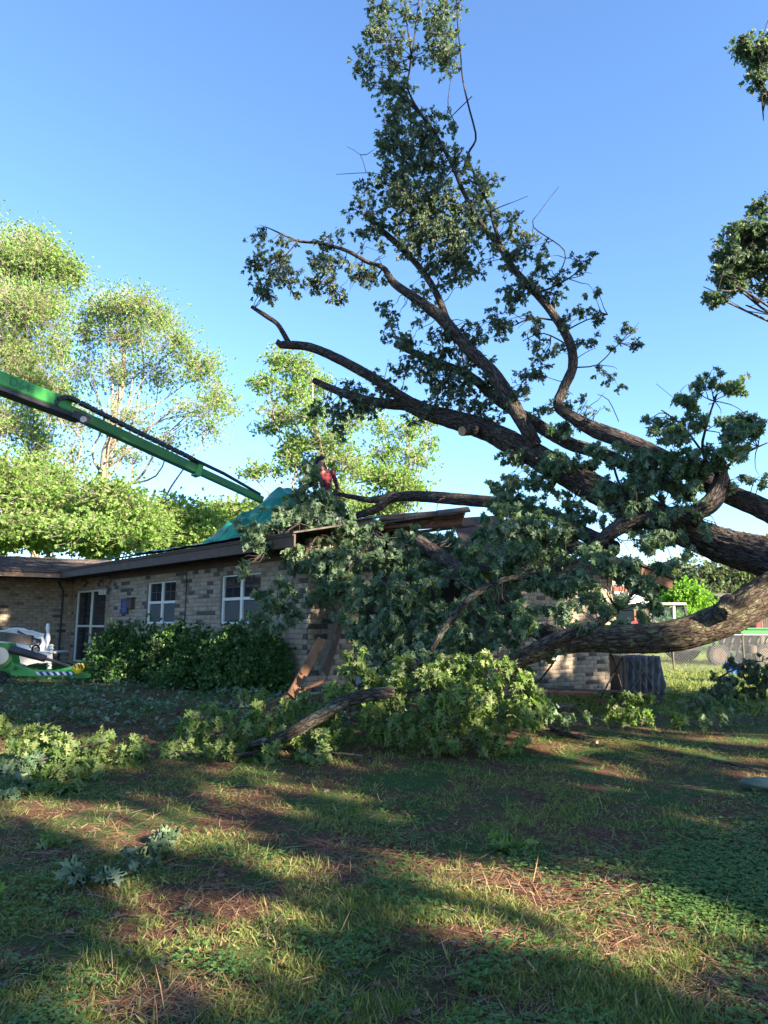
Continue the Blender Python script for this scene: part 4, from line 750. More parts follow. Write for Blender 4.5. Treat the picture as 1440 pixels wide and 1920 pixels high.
debris('green leaf cluster cut off at the left frame edge', gp(5,1690), [(2,1682,gp(2,1690).y,16,8,.6)], [], leaf=.13, nparts=10, droop=.2)
debris('bright lit clump of leaves on the grass below the end of the brick wall', gp(1200,1350), [(1190,1300,9.6,25,12,1),(1230,1310,9.5,25,14,1),(1160,1315,9.6,25,14,.9),(1200,1335,9.3,40,15,1),(1245,1335,9.3,20,14,.8),(1130,1320,9.8,20,10,.7)], [[(1140,1330,9.4,5),(1180,1305,9.5,4),(1220,1302,9.5,4)]], nparts=120)
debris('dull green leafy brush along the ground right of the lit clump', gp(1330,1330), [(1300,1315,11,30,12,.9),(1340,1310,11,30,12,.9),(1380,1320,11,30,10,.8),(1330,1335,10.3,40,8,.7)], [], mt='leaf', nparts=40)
debris('large grey green brush pile near the fence at the right edge', gp(1400,1320), [(1370,1270,14.5,25,18,1),(1400,1255,14.8,30,20,1),(1430,1270,14.6,35,25,1),(1390,1290,14.2,40,15,1),(1450,1280,14.4,35,22,1),(1350,1285,14.4,18,10,.9)], [[(1350,1270,14,4),(1400,1245,14.3,3),(1430,1240,14.5,2)]], mt='leaf_grey', nparts=60)
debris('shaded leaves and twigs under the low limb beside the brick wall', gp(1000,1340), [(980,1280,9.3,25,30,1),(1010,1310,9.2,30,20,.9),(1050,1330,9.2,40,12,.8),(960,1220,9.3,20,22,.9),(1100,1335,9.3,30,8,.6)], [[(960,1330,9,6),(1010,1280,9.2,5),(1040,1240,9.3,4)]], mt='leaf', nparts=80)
def stick(label, P_, mt='bark', cat='stick', name='fallen_stick', sides=10):
    o, _, _ = pxlimb(name, P_, M[mt], None, sides=sides, step=.05, rough=.06, kink=.6, cutend=True); tag(o, label, cat, 'sticks and logs lying on the lawn'); return o
def G(px, py, w_, up=0): return (px, py, gp(px, py).y, w_)
stick('long curved brown stick on the grass at the right edge', [G(1236,1410,6), G(1290,1420,11), G(1340,1428,9), G(1400,1440,8), G(1432,1450,5)])
stick('short dark log in the shade right of the leaf heap', [G(1035,1370,14), G(1075,1384,20), G(1120,1394,12)], sides=16)
stick('pale forked stick in the lit pine straw', [G(1100,1668,2), G(1140,1650,3), G(1175,1632,3)], 'bark_pale'); stick('thin pale twig pointing to the clover patch', [G(1180,1628,3), G(1205,1655,2), G(1285,1680,1.5)], 'bark_pale')
stick('pale lichen covered twig near the heap of leaves', [G(885,1408,4), G(930,1400,6), G(985,1394,4)], 'bark_moss')
for lb, a in [('thin grey twig in the lower left grass', (90,1575,170,1582)), ('bent twig on the bare dirt', (150,1625,185,1650)), ('small dark stick in the left dirt patch', (160,1600,215,1605)), ('long thin twig across the lower centre lawn', (1010,1735,1060,1742)), ('curled pale root on the dirt at lower right', (1320,1735,1360,1725)), ('slim twig near the right clover', (1210,1640,1250,1628)), ('dark twig in the foreground grass', (600,1745,660,1752)), ('pale straw stalk on the ground by the sprig', (1000,1575,1060,1570)), ('thin stick under the left branch', (250,1520,180,1530))]:
    stick(lb, [G(a[0],a[1],2), G((a[0]+a[2])/2,(a[1]+a[3])/2-3,2.5), G(a[2],a[3],1.2)], R.choice(['bark_pale','bark']), sides=6)
# rock
q = gp(1415,1480); mb = MB(); bmv = []
me = bpy.data.meshes.new('rock'); import bmesh
bmm = bmesh.new(); bmesh.ops.create_icosphere(bmm, subdivisions=4, radius=1)
for v in bmm.verts:
    n1 = noise.noise(v.co*1.4)*.25+noise.noise(v.co*4)*.08; v.co = Vector((v.co.x*.2, v.co.y*.12, v.co.z*.06))*(1+n1)+q+Vector((.08,0,.05))
bmm.to_mesh(me); bmm.free(); me.materials.append(M['rock']); me.polygons.foreach_set('use_smooth', [True]*len(me.polygons))
o = settle(bpy.data.objects.new('mossy_rock', me), None); tag(o, 'pale lichen grey rock lying on the grass at the right edge', 'rock')
# ================================================================ shrubs
def shrub(label, blobs, base):
    t = thing('shrub', base, label, 'shrub', 'shrubs in front of the brick wall'); tw = []
    a, b_, c, d = cloud([(at(px, py, Y), rx*Y/F, rx*Y/F*.75, ry*Y/F, n_) for px, py, Y, rx, ry, n_ in blobs], per=8, leaf=.06, droop=-.6, spread=1.1, shell=.6, twigs=tw)
    o = leafmesh('foliage', a, b_, c, d, FAR, M['shrub'], t); o['kind'] = 'stuff'
    o = twigmesh('twigs', tw[:1], .006, M['bark_dark'], t); o['kind'] = 'stuff'
    mb = MB(); bb = Vector(base)
    for k in range(6):
        px, py, Y, rx, ry, _ = R.choice(blobs); mb.tube([bb+Vector((R.uniform(-.15,.15), 0, 0)), at(px, py+ry*.5, Y), at(px+R.uniform(-rx,rx)*.5, py-ry*.3, Y)], [.02,.014,.006], 6)
    mb.build('stem', M['bark_dark'], t)
shrub('dense dark green shrub nearest the patio door', [(225,1205,14.8,30,35,500),(230,1225,14.8,42,42,900),(195,1240,14.7,35,45,700),(270,1225,14.5,35,50,700),(225,1265,14.3,50,35,700)], foot(225,14.7))
shrub('dense shrub between the two others under the left window', [(320,1230,13.9,45,52,1000),(370,1235,13.5,45,55,1000),(340,1275,13.3,55,32,800),(330,1200,13.8,25,28,350)], foot(340,13.7))
shrub('widest dark green shrub near the broken house corner', [(445,1205,12.8,28,30,400),(430,1235,12.9,42,48,1000),(490,1230,12.5,45,55,1000),(465,1275,12.3,60,38,1000),(520,1255,12.2,28,45,500),(400,1265,12.6,30,45,400)], foot(465,12.8))
# ================================================================ leaning plank
pk = thing('splintered_plank', gp(545,1330), 'splintered brown wooden plank leaning up against the broken brick corner', 'plank')
a, b_ = at(603,1200,9.6), at(545,1305,9.0); mb = MB(); mb.beam(a, b_, .125, .035, up=Vector((.5,-.6,.2))); mb.build('board', M['wood'], pk, bevel=.004)
mb = MB(); mb.beam(at(606,1199,9.62), at(570,1265,9.25), .05, .012, up=Vector((.5,-.6,.2))); mb.build('splinter', M['ply'], pk)
for lb, p, q, w_, m_ in [('reddish fallen board along the foot of the brick wall', (900,1296,12.4), (1110,1300,12.6), .2, 'wood_red'), ('dark board lying over the reddish board by the wall', (1020,1290,12.9), (1165,1297,13.1), .14, 'fascia'), ('short pale broken board among the leaves below the wall', (1120,1312,10.2), (1150,1322,10.2), .12, 'wood'), ('brown board end half buried in the leaf heap', (480,1330,8.6), (610,1275,9.6), .05, 'wood'),('thin leaning stick against the right end of the brick wall', (1010,1328,11), (1072,1322,11.2), .12, 'wood_grey')]:
    mb = MB(); A_, B_ = at(*p), at(*q); A_.z = max(A_.z, gz(A_.x,A_.y)+.04); B_.z = max(B_.z, gz(B_.x,B_.y)+.04); mb.beam(A_, B_, w_, .035); o = mb.build('fallen_board', M[m_], None, bevel=.004); tag(o, lb if 'stick' not in lb else 'grey weathered board lying flat in the shade below the wall', 'board', 'boards broken off the house')
# grey plastic wrapped stack and poles beside the house corner
st = thing('plastic_sheet', gp(1200,1300), 'grey plastic sheet draped over a stack beside the right end of the brick wall', 'sheet')
V = []; nb = 40
for i in range(nb+1):
    for j in range(13):
        px = 1172+(1240-1172)*i/nb; top, bot = 1228+i*.05, 1302; py = top+(bot-top)*j/12; Y = 13.6
        q = at(px, py, Y); f_ = math.sin(i*.9+j*.35)*.06+.09*abs(noise.noise(Vector((i*.35-j*.3, j*.1, 3)))); V.append((q.x, q.y-f_-j*.012, q.z))
Fc = [(i*13+j, i*13+j+1, (i+1)*13+j+1, (i+1)*13+j) for i in range(nb) for j in range(12)]
o = settle(bpy.data.objects.new('sheet', npmesh('sheet', V, np.array(Fc), M['plastic'], None, True)), st); o.modifiers.new('solid','SOLIDIFY').thickness = .01
mb = MB(); a = at(1176,1232,13.72); b_ = at(1238,1232,13.72); c = Vector((0,1.1,0)); z_ = gz(a.x, a.y)
mb.hexa([Vector((a.x,a.y,z_)), Vector((b_.x,b_.y,z_)), Vector((b_.x,b_.y,z_))+c, Vector((a.x,a.y,z_))+c, a, b_, b_+c, a+c]); mb.build('stack', M['black'], st)
mb = MB()
for x0, x1 in ((1178,1215),(1190,1232),(1200,1200),(1225,1180)): mb.tube([at(x0,1228,13.4), at(x1,1300,13.2)], [.012,.012], 6)
mb.build('cord', M['wood_grey'], st)
for k, (x0, y0, x1, y1) in enumerate([(1162,1232,1166,1303), (1169,1230,1173,1303)]):
    o = MB().tube([at(x0,y0,13.5), at(x1,y1,13.4)], [.035,.035], 10).build('grey_pole', M['wood_grey'], None); tag(o, ['grey weathered pole standing against the right brick corner', 'second grey pole between the corner pole and the plastic sheet'][k], 'pole', 'poles at the house corner')
# ================================================================ boom lift
lf = thing('boom_lift', gp(-20,1290), 'bright green tracked boom lift with its long arm reaching over the roof', 'lift')
def bp(px, py, Y): return at(px, py, Y)
A0, A1 = bp(-190,640,9.2), bp(128,762,11.6)
def boxbeam(name, a, b_, w_, h_, m_, bev=.01, n2=None):
    return MB().beam(a, b_, w_, h_).build(name, M[m_] if isinstance(m_, str) else m_, lf, bevel=bev)
boxbeam('arm', A0, A1, .22, .24, 'green', .03)
dn = Vector((0,0,-.165)); boxbeam('lower_cover', A0+dn, A1+dn+(A1-A0).normalized()*.25, .26, .085, 'black')
boxbeam('side_rail', A0+Vector((.02,-.14,-.10)), A1+Vector((.02,-.14,-.10)), .02, .05, 'green_d', 0)
e0, e1 = bp(110,762,11.5), bp(492,938,14.4); mid = bp(375,884,13.5)
boxbeam('extension', e0, mid, .16, .19, 'green_d', .02); boxbeam('extension', mid+(e0-e1).normalized()*.3, e1, .12, .15, 'green_d', .02)
boxbeam('collar', mid, mid+(e0-e1).normalized()*.12, .2, .26, 'green', .01)
mb = MB(); pts = [bp(104,768,11.3), bp(108,750,11.3), bp(125,745,11.4), bp(150,755,11.6), bp(250,806,12.4), bp(360,860,13.3), bp(368,870,13.4)]; sp_, rr = spline([(p, .06) for p in pts], .12)
for i in range(len(sp_)-1): mb.beam(sp_[i], sp_[i]+(sp_[i+1]-sp_[i])*.85, .10, .065)
mb.build('cable_chain', M['black'], lf)
mb = MB(); mb.tube([bp(365,862,13.3), bp(420,888,13.8), bp(488,927,14.3)], [.035,.035,.03], 10); mb.build('hydraulic_rod', M['black'], lf)
q = bp(162,790,11.6); MB().cyl(q+Vector((0,-.13,0)), q+Vector((0,-.02,0)), .055, 18).build('pivot_pin', M['grey'], lf)
q = bp(152,783,11.6); MB().beam(q+Vector((-.1,-.09,.05)), q+Vector((.2,-.09,-.08)), .03, .12).build('bracket', M['black'], lf)
# lettering D64 on the arm
fc = bpy.data.curves.new('lettering', 'FONT'); fc.body = 'D64'; fc.size = .21; fc.extrude = .002; fc.align_x = 'RIGHT'; fc.align_y = 'CENTER'; tmp = bpy.data.objects.new('t', fc); COL.objects.link(tmp)
dg = bpy.context.evaluated_depsgraph_get(); me = bpy.data.meshes.new_from_object(tmp.evaluated_get(dg)); bpy.data.objects.remove(tmp); me.materials.clear(); me.materials.append(M['green_l'])
o = settle(bpy.data.objects.new('lettering', me), lf); d = (A1-A0).normalized(); sd_ = d.cross(Vector((0,0,1))).normalized(); up = sd_.cross(d); qq = bp(44,722,10.95)
tpar = (qq-A0).dot(d); base = A0+d*tpar+sd_*.113+up*.005; o.matrix_basis = Matrix.Translation(base)@Matrix((d, up, sd_)).transposed().to_4x4()
# upper knuckle, riser, chassis (mostly left of the frame)
K = A0; Tt = bp(-60,1190,14.6); boxbeam('riser', K, Tt+Vector((-2.0,.6,1.2)), .26, .32, 'green', .02); boxbeam('lower_arm', Tt+Vector((-2.0,.6,1.2)), Tt+Vector((.1,.2,-.3)), .28, .34, 'green', .02)
MB().cyl(K+Vector((-.05,-.22,0)), K+Vector((.05,.22,0)), .24, 20).build('knuckle', M['green_d'], lf)
gY = 14.2
def q3(px, py, Y=gY): return at(px, py, Y)
mb = MB(); zg = gp(0,1285).z
# bracket profile (extruded)
def prof(name, pts, Y, dep, m_, bev=.01):
    a = [at(x, y, Y) for x, y in pts]; b_ = [p+Vector((0, dep, 0)) for p in a]; k = len(pts); mb = MB()
    mb.poly(a+b_, [tuple(range(k)), tuple(range(k, 2*k))[::-1]]+[((i+1) % k, i, i+k, (i+1) % k+k) for i in range(k)]); return mb.build(name, M[m_], lf, bevel=bev)
prof('outrigger_bracket', [(-60,1205), (15,1206), (20,1218), (24,1245), (34,1248), (40,1258), (18,1268), (-60,1262)], 14.1, .3, 'green')
prof('outrigger_beam', [(17,1250), (30,1247), (55,1257), (100,1257), (132,1250), (142,1252), (146,1262), (152,1266), (100,1270), (20,1267)], 13.95, .16, 'green')
mb = MB()
for i in range(7):
    x0 = 66+i*12.4; p = [(x0,1259.5),(x0+6,1259.5),(x0+11,1266),(x0+5,1266)]; k = [at(x, y, 13.93) for x, y in p]; mb.m = 0; mb.poly(k, [(0,1,2,3)])
    if i < 6: p = [(x0+6.4,1259.5),(x0+12,1259.5),(x0+17,1266),(x0+11.4,1266)]; mb.m = 1; mb.poly([at(x, y, 13.93) for x, y in p], [(0,1,2,3)])
mb.build('hazard_stripes', [M['white'], M['navy']], lf)
MB().tube([q3(20,1217,14), q3(85,1235,14.05)], [.085,.07], 12).build('ram_cylinder', M['black'], lf); MB().tube([q3(80,1233,14.05), q3(132,1250,14.05)], [.03,.03], 10).build('ram_rod', M['black'], lf)
MB().cyl(q3(-2,1230,13.95), q3(-2,1230,14.15), .24, 26).build('swivel_ring', M['green_d'], lf); MB().cyl(q3(-2,1230,13.9), q3(-2,1230,13.96), .17, 26).build('swivel_cap', M['lamp'], lf)
MB().cyl(q3(22,1252,13.8), q3(22,1252,14.2), .05, 12).build('hinge_pin', M['green_d'], lf)
prof('foot_pad', [(136,1262), (160,1262), (164,1272), (130,1273)], 13.9, .25, 'green_d')
prof('chassis', [(-260,1215), (-30,1215), (-30,1258), (-260,1262)], 14.6, 1.0, 'green_d', .03)
tr = MB()
for k in range(2):
    Y0 = 14.0+k*1.35; pts = []
    for i in range(24):
        a = 2*math.pi*i/24; cx = -110+ (75 if math.cos(a) > 0 else -75); pts.append(at(cx+45*math.cos(a)*.6, 1278+20*math.sin(a), Y0))
    b_ = [p+Vector((0,.35,0)) for p in pts]; tr.poly(pts+b_, [tuple(range(24)), tuple(range(24, 48))[::-1]]+[((i+1) % 24, i, i+24, (i+1) % 24+24) for i in range(24)])
tr.build('crawler_track', M['rubber'], lf)
MB().cyl(q3(-8,1286,13.9), q3(-8,1286,14.25), .30, 24).build('wheel', M['rubber'], lf)
yl = thing('yellow_float', q3(148,1262,13.7), 'small yellow and white bundle lying on the lift outrigger foot', 'bundle')
me = bpy.data.meshes.new('bundle'); bmm = bmesh.new(); bmesh.ops.create_icosphere(bmm, subdivisions=3, radius=1); c = at(148,1253,13.75)
for v in bmm.verts: v.co = Vector((v.co.x*.12, v.co.y*.1, v.co.z*.095))*(1+.35*noise.noise(v.co*1.7))+c
bmm.to_mesh(me); bmm.free(); me.materials.append(M['yellow']); settle(bpy.data.objects.new('bag', me), yl)
mb = MB()
for a in (-.05, .03, .08): mb.tube([c+Vector((a,-.09,.07)), c+Vector((a+.03,-.10,.0)), c+Vector((a-.01,-.09,.09))], [.014]*3, 6)
mb.build('strap', M['black'], yl)
# ---------------------------------------------------------------- white headboard bench on the porch
bn = thing('white_bench', gp(50,1262), 'white bench made from a carved headboard on the porch', 'bench')
Yb = 17.2
def bprof(name, pts, Y, dep, m_='white', bev=.008, par=None):
    a = [at(x, y, Y) for x, y in pts]; b_ = [p+Vector((0, dep, 0)) for p in a]; k = len(pts); mb = MB()
    mb.poly(a+b_, [tuple(range(k)), tuple(range(k, 2*k))[::-1]]+[((i+1) % k, i, i+k, (i+1) % k+k) for i in range(k)]); return mb.build(name, M[m_], par or bn, bevel=bev)
bprof('headboard', [(-40,1190),(-25,1184),(0,1184),(8,1184),(18,1179),(32,1178),(46,1180),(54,1184),(60,1183),(70,1187),(82,1190),(80,1196),(86,1200),(90,1202),(90,1212),(86,1210),(84,1214),(90,1219),(90,1224),(-40,1224)], Yb, .05)
mb = MB()
q = spline([(at(x, y, Yb-.03), .025) for x, y in [(-25,1184),(5,1184),(18,1180),(32,1178.5),(46,1180.5),(54,1184),(60,1183.5),(70,1187),(82,1190)]], .08); mb.tube(q[0], q[1], 8); mb.build('moulding', M['white'], bn, True)
def turned(name, x, y0, y1, Y, r, par=bn):
    n_ = 22; pts = []; rr = []
    for i in range(n_+1):
        t_ = i/n_; pts.append(at(x, y0+(y1-y0)*t_, Y)); rr.append(r*(.55+.45*abs(math.sin(t_*9+.4)))*(1 if t_ > .1 else .8))
    return MB().tube(pts, rr, 14).build(name, M['white'], par, True)
turned('post', 90, 1169, 1226, Yb, .055); turned('arm_post', 96, 1208, 1226, Yb-.9, .06); turned('leg', 92.5, 1240, 1257, Yb-.9, .06)
bprof('front_rail', [(24,1226),(97,1224),(98,1241),(78,1244),(70,1243),(45,1249),(24,1247)], Yb-.92, .04); bprof('seat', [(-40,1222.5),(97,1222.5),(97,1226),(-40,1226)], Yb-.9, .9)
turned('leg', -30, 1240, 1257, Yb-.9, .06)
pw = thing('old_push_mower', at(60,1224,Yb-.6), 'old wheeled garden tool with bent handle resting on the white bench', 'tool')
q = at(67,1217,Yb-.7); pts = [q+Vector((math.cos(a)*.085,0,math.sin(a)*.085)) for a in np.linspace(0, 6.28, 20)]; MB().tube(pts, [.022]*20, 8).build('wheel', M['rubber'], pw, True); MB().cyl(q+Vector((0,-.02,0)), q+Vector((0,.02,0)), .05, 14).build('hub', M['lamp'], pw)
MB().tube([at(33,1184,Yb-.8), at(45,1189,Yb-.8), at(72,1200,Yb-.8), at(76,1206,Yb-.8), at(70,1214,Yb-.7)], [.03,.018,.018,.018,.018], 8).build('handle', M['black'], pw)
bprof('deck', [(38,1197),(66,1198),(67,1205),(57,1210),(38,1208)], Yb-.8, .3, 'grey', .01, pw)
MB().tube([at(57,1215,Yb-.72), at(55,1208,Yb-.72), at(62,1207,Yb-.72)], [.016]*3, 8).build('frame', M['black'], pw)
o = MB().beam(at(-60,1186,15.8), at(60,1200,15.8), .14, .20).build('stowed_beam', M['wood_grey'], None, bevel=.01); tag(o, 'brown grey long beam lying across the white bench', 'beam')
# ================================================================ person on the roof
def skel(name, verts, edges, rad, m_, parent, sub=2):
    me = bpy.data.meshes.new(name); me.from_pydata([tuple(v) for v in verts], edges, []); me.materials.append(m_)
    o = settle(bpy.data.objects.new(name, me), parent); sk = o.modifiers.new('skin', 'SKIN'); sk.use_smooth_shade = True
    for i, r in enumerate(rad):
        sv = me.skin_vertices[0].data[i]; sv.radius = (r, r*.8) if not isinstance(r, tuple) else r; sv.use_root = (i == 0)
    sb = o.modifiers.new('sub', 'SUBSURF'); sb.levels = sub; sb.render_levels = sub; return o
Yp = 14.3; hd = at(600, 869, Yp); fz = hd.z-1.62
pr = thing('person', (hd.x+.12, Yp, fz), 'person in red plaid shirt and dark cap standing on the roof behind leaves', 'person')
def pv(px, py, dy=0): return at(px, py, Yp+dy)
pel = pv(612, 925); chest = pv(611, 893); neck = pv(604, 879); head = pv(600, 870)
body = [pel, pv(612,908), chest, neck, head, head+Vector((0,0,.07)), pv(596,884,-.05), pv(590,892,-.2), pv(592,886,-.4), pv(623,885,.03), pv(630,905,.03), pv(634,922,-.05), pv(605,927), pv(602,960,-.05), pv(604,998), pv(600,1001,-.15), pv(619,927), pv(622,962,-.05), pv(620,998), pv(616,1001,-.15)]
skel('body', body, [(0,1),(1,2),(2,3),(3,4),(4,5),(2,6),(6,7),(7,8),(2,9),(9,10),(10,11),(0,12),(12,13),(13,14),(14,15),(0,16),(16,17),(17,18),(18,19)], [.13,.13,.15,.05,.09,.075,.05,.04,.035,.05,.04,.03,.08,.06,.04,.04,.08,.06,.04,.04], M['skin'], pr)
skel('plaid_shirt', [pv(611,926), pv(611,908), chest, pv(605,881), pv(596,884,-.05), pv(590,892,-.2), pv(591,887,-.34), pv(623,885,.03), pv(630,905,.03), pv(633,919,-.04)], [(0,1),(1,2),(2,3),(2,4),(4,5),(5,6),(2,7),(7,8),(8,9)], [.17,.155,.18,.075,.075,.062,.055,.078,.062,.055], M['plaid'], pr)
skel('trousers', [pel, pv(605,930), pv(602,960,-.05), pv(604,994), pv(619,930), pv(622,962,-.05), pv(620,994)], [(0,1),(1,2),(2,3),(0,4),(4,5),(5,6)], [.16,.1,.08,.065,.1,.08,.065], M['jeans'], pr)
skel('cap', [head+Vector((0,0,.055)), head+Vector((0,0,.10)), head+Vector((-.11,-.03,.04))], [(0,1),(0,2)], [.105,.07,.04], M['cap'], pr)
for sx_ in (0, 1):
    b0 = [pv(592,886,-.4), pv(634,922,-.05)][sx_]; dv = [Vector((-.6,-.6,.2)).normalized(), Vector((0,-.1,-1)).normalized()][sx_]; sdv = dv.cross(Vector((.3,1,0))).normalized(); vs = [b0, b0+dv*.05]; es = [(0,1)]; rd = [.028,.03]
    for k in range(4): vs += [b0+dv*.09+sdv*(k-1.5)*.021, b0+dv*(.125+[.0,.012,.008,-.006][k])+sdv*(k-1.5)*.024, b0+dv*(.15+[.0,.02,.012,-.01][k])+sdv*(k-1.5)*.02+Vector((0,-.02,0))]; i = len(vs)-3; es += [(1,i),(i,i+1),(i+1,i+2)]; rd += [.010,.009,.008]
    vs += [b0+dv*.04+sdv*.05, b0+dv*.08+sdv*.06]; i = len(vs)-2; es += [(0,i),(i,i+1)]; rd += [.011,.009]; skel('hand', vs, es, rd, M['skin'], pr, 1)
# ================================================================ STANDING TREES
def tree(label, base, blobs, leafs, mt, top, r0, bark='bark_pale', name='leafy_tree', group=None, per=6, tpl=FAR, droop=.1, k=1.0, lm=2.2, spread=1.1, limbs=2, fork=.3, clump=12, cr_=.62, sun_gaps=False):
    """base (Vector), top (Vector), blobs [(Vector c, rx, ry, rz, n)]"""
    t = thing(name, base, label, 'tree', group); tw = []
    c = [(base, r0*1.25), (base.lerp(top, .12)+Vector((R.uniform(-.2,.2),0,0)), r0), (base.lerp(top, .5)+Vector((R.uniform(-.5,.5),R.uniform(-.5,.5),0)), r0*.6), (base.lerp(top, .8)+Vector((R.uniform(-.5,.5),0,0)), r0*.3), (top, r0*.1)]
    o, pts, rad = limb('trunk', c, M[bark], t, sides=12, step=.5, rough=.08, kink=.8, fur=.3)
    for bl in blobs:
        cc = bl[0]; h_ = base.z+(cc.z-base.z)*R.uniform(fork+.05, fork+.45); i = min(range(len(pts)), key=lambda q: abs(pts[q].z-h_)); p0 = pts[i]; rr = rad[i]*.36
        ln_ = (cc-p0).length; q_ = lambda k: Vector((R.uniform(-k,k), R.uniform(-k,k), R.uniform(-k,k)))*ln_; m0 = p0.lerp(cc, .3)+q_(.1)+Vector((0,0,ln_*-.05)); mid = p0.lerp(cc, .6)+q_(.12); limb('limb', [(p0, rr), (m0, rr*.7), (mid, rr*.45), (cc, rr*.2)], M[bark], t, sides=7, step=.5, rough=.03, kink=2, fur=0)
        for _ in range(limbs):
            e = cc+Vector((R.uniform(-1,1)*bl[1], R.uniform(-1,1)*bl[2], R.uniform(-.2,1)*bl[3])); s0 = mid.lerp(cc, R.random()); limb('branch', [(s0, rr*.3), (s0.lerp(e, .35)+q_(.08), rr*.2), (s0.lerp(e, .7)+q_(.08), rr*.12), (e, rr*.05)], M[bark], t, sides=5, step=.6, rough=.02, kink=3, fur=0)
    a, b_, c_, d = cloud(blobs, per=per, leaf=leafs, droop=droop, spread=spread, twigs=tw, clump=clump, cr_=cr_, nb_=0)
    if sun_gaps: a, b_, c_, d = carve(a, b_, c_, d)
    o = leafmesh('foliage', a, b_, c_, d, tpl, M[mt], t); o['kind'] = 'stuff'
    if not sun_gaps: o = twigmesh('twigs', tw, leafs*.05, M[bark], t); o['kind'] = 'stuff'; return t
def bpx(L, Y, k=1.0, e=1.15):
    k *= 3.4 if Y > 20 else 1.35
    L = [(a, b, c, d*e, f*e, g) for a, b, c, d, f, g in L]
    return [(at(px, py, Y+dy), rx*(Y+dy)/F, max(rx, ry)*(Y+dy)/F, ry*(Y+dy)/F, n_*k) for px, py, dy, rx, ry, n_ in L]
BGR = 'trees behind the house'
tree('tall full spring green tree at the left edge of the frame', foot(60,44), bpx([(20,500,0,60,50,380),(80,490,-1,45,40,300),(60,460,1,45,30,250),(130,510,0,32,30,180),(40,580,-2,70,50,420),(90,570,0,50,45,260),(30,660,-1,65,60,420),(110,650,1,25,40,120),(60,720,0,60,45,300),(-60,600,0,60,120,500),(10,790,-2,50,50,260),(70,820,0,35,50,160),(120,740,1,25,30,80),(-50,460,0,60,60,300)], 44), .16, 'leaf_spring', at(60,470,44), .30, group=BGR)
tree('airy pale limbed tree with round crown behind the house roof', foot(190,38), bpx([(200,580,0,45,35,190),(250,570,-1,45,32,210),(160,620,0,35,35,110),(300,600,1,40,35,170),(240,630,0,50,35,200),(330,650,-1,38,35,150),(380,690,0,35,32,150),(400,740,0,28,35,110),(300,700,1,45,30,110),(360,770,-1,45,25,70),(220,700,0,45,35,110),(160,700,1,35,40,90),(150,780,0,40,35,100),(240,780,-1,45,35,70),(320,820,0,45,25,50),(400,800,1,35,25,50),(130,850,0,35,30,60),(250,850,0,40,22,45),(430,760,2,25,20,35),(100,770,0,25,40,60)], 38), .125, 'leaf_spring', at(225,580,38), .42, group=BGR, limbs=3)
tree('loose leafed tree behind the person on the roof', foot(610,33), bpx([(520,680,0,28,22,80),(560,690,0,30,25,90),(500,720,-1,25,16,45),(550,740,0,35,22,90),(600,720,1,30,20,70),(530,780,0,40,20,90),(480,720,0,18,12,30),(590,780,-1,35,25,100),(620,830,0,40,30,130),(560,830,0,35,20,80),(500,800,1,25,14,35),(500,880,0,30,12,45),(540,860,0,30,22,80),(650,870,0,35,30,120),(590,880,1,40,30,130),(660,790,1,30,22,60),(640,930,0,40,25,120),(470,890,0,20,10,25)], 33), .135, 'leaf_spring', at(585,700,33), .30, group=BGR)
tree('bushy yellow green tree with dead twigs right of the person', foot(745,36), bpx([(720,800,0,20,30,40),(760,810,0,28,22,60),(800,790,1,22,18,45),(720,850,0,30,25,80),(780,860,0,35,22,70),(740,900,-1,45,22,160),(700,890,-1,30,22,100),(770,920,-1,35,18,110),(720,950,0,50,22,160),(810,830,1,16,14,25),(680,960,0,40,20,120)], 36), .14, 'leaf_spring', at(765,800,36), .30, group=BGR, limbs=3)
for lb, px, Y, L_ in [('low bright green thicket tree at the far left', 20, 34, [(0,900,0,60,45,350),(50,940,0,50,35,260),(10,990,-1,60,30,260),(-60,940,0,60,60,300)]),
  ('rounded bright green tree behind the wing roof', 110, 36, [(100,920,0,50,40,280),(140,960,0,50,35,260),(90,990,-2,60,28,260),(60,880,1,40,30,140)]),
  ('spring green tree behind the valley of the two roofs', 215, 34, [(210,940,0,50,35,250),(260,970,0,45,30,240),(190,1000,-1,60,28,260),(240,1010,-1,50,18,180)]),
  ('low rounded green tree behind the blue tarp', 330, 38, [(320,960,0,45,26,220),(370,975,0,45,22,200),(300,1000,-1,50,25,230),(350,1005,-1,55,22,240)]),
  ('far green tree beside the teal tarp', 430, 42, [(400,965,0,40,20,170),(450,955,0,40,18,160),(420,985,0,50,20,200),(480,975,0,40,20,170)])]:
    L_ = L_+[(L_[0][0]+R.uniform(-70,70), R.uniform(990,1035), R.uniform(-3,3), R.uniform(30,60), R.uniform(15,30), 170) for _ in range(3)]
    tree(lb, foot(px, Y), bpx(L_, Y), .18, R.choice(['leaf_far','leaf_far','leaf_spring']), at(L_[0][0], L_[0][1]-10, Y), .2, group=BGR, limbs=1)
tree('grey green cedar like tree beyond the tractor', foot(1380,52), bpx([(1330,1090,0,40,30,260),(1390,1085,0,45,30,280),(1300,1110,0,30,20,150),(1430,1110,0,40,30,240),(1360,1120,-1,50,25,260),(1480,1080,0,60,50,300)], 52), .26, 'leaf_grn', at(1370,1070,52), .25, group='trees beyond the pasture', bark='bark')
tree('grey green tree glimpsed under the big trunk', foot(1240,56), bpx([(1230,1080,0,30,20,130),(1265,1075,0,30,18,130),(1250,1105,0,40,20,180),(1190,1110,0,30,25,130)], 56), .26, 'leaf_grn', at(1245,1060,56), .2, group='trees beyond the pasture', bark='bark')
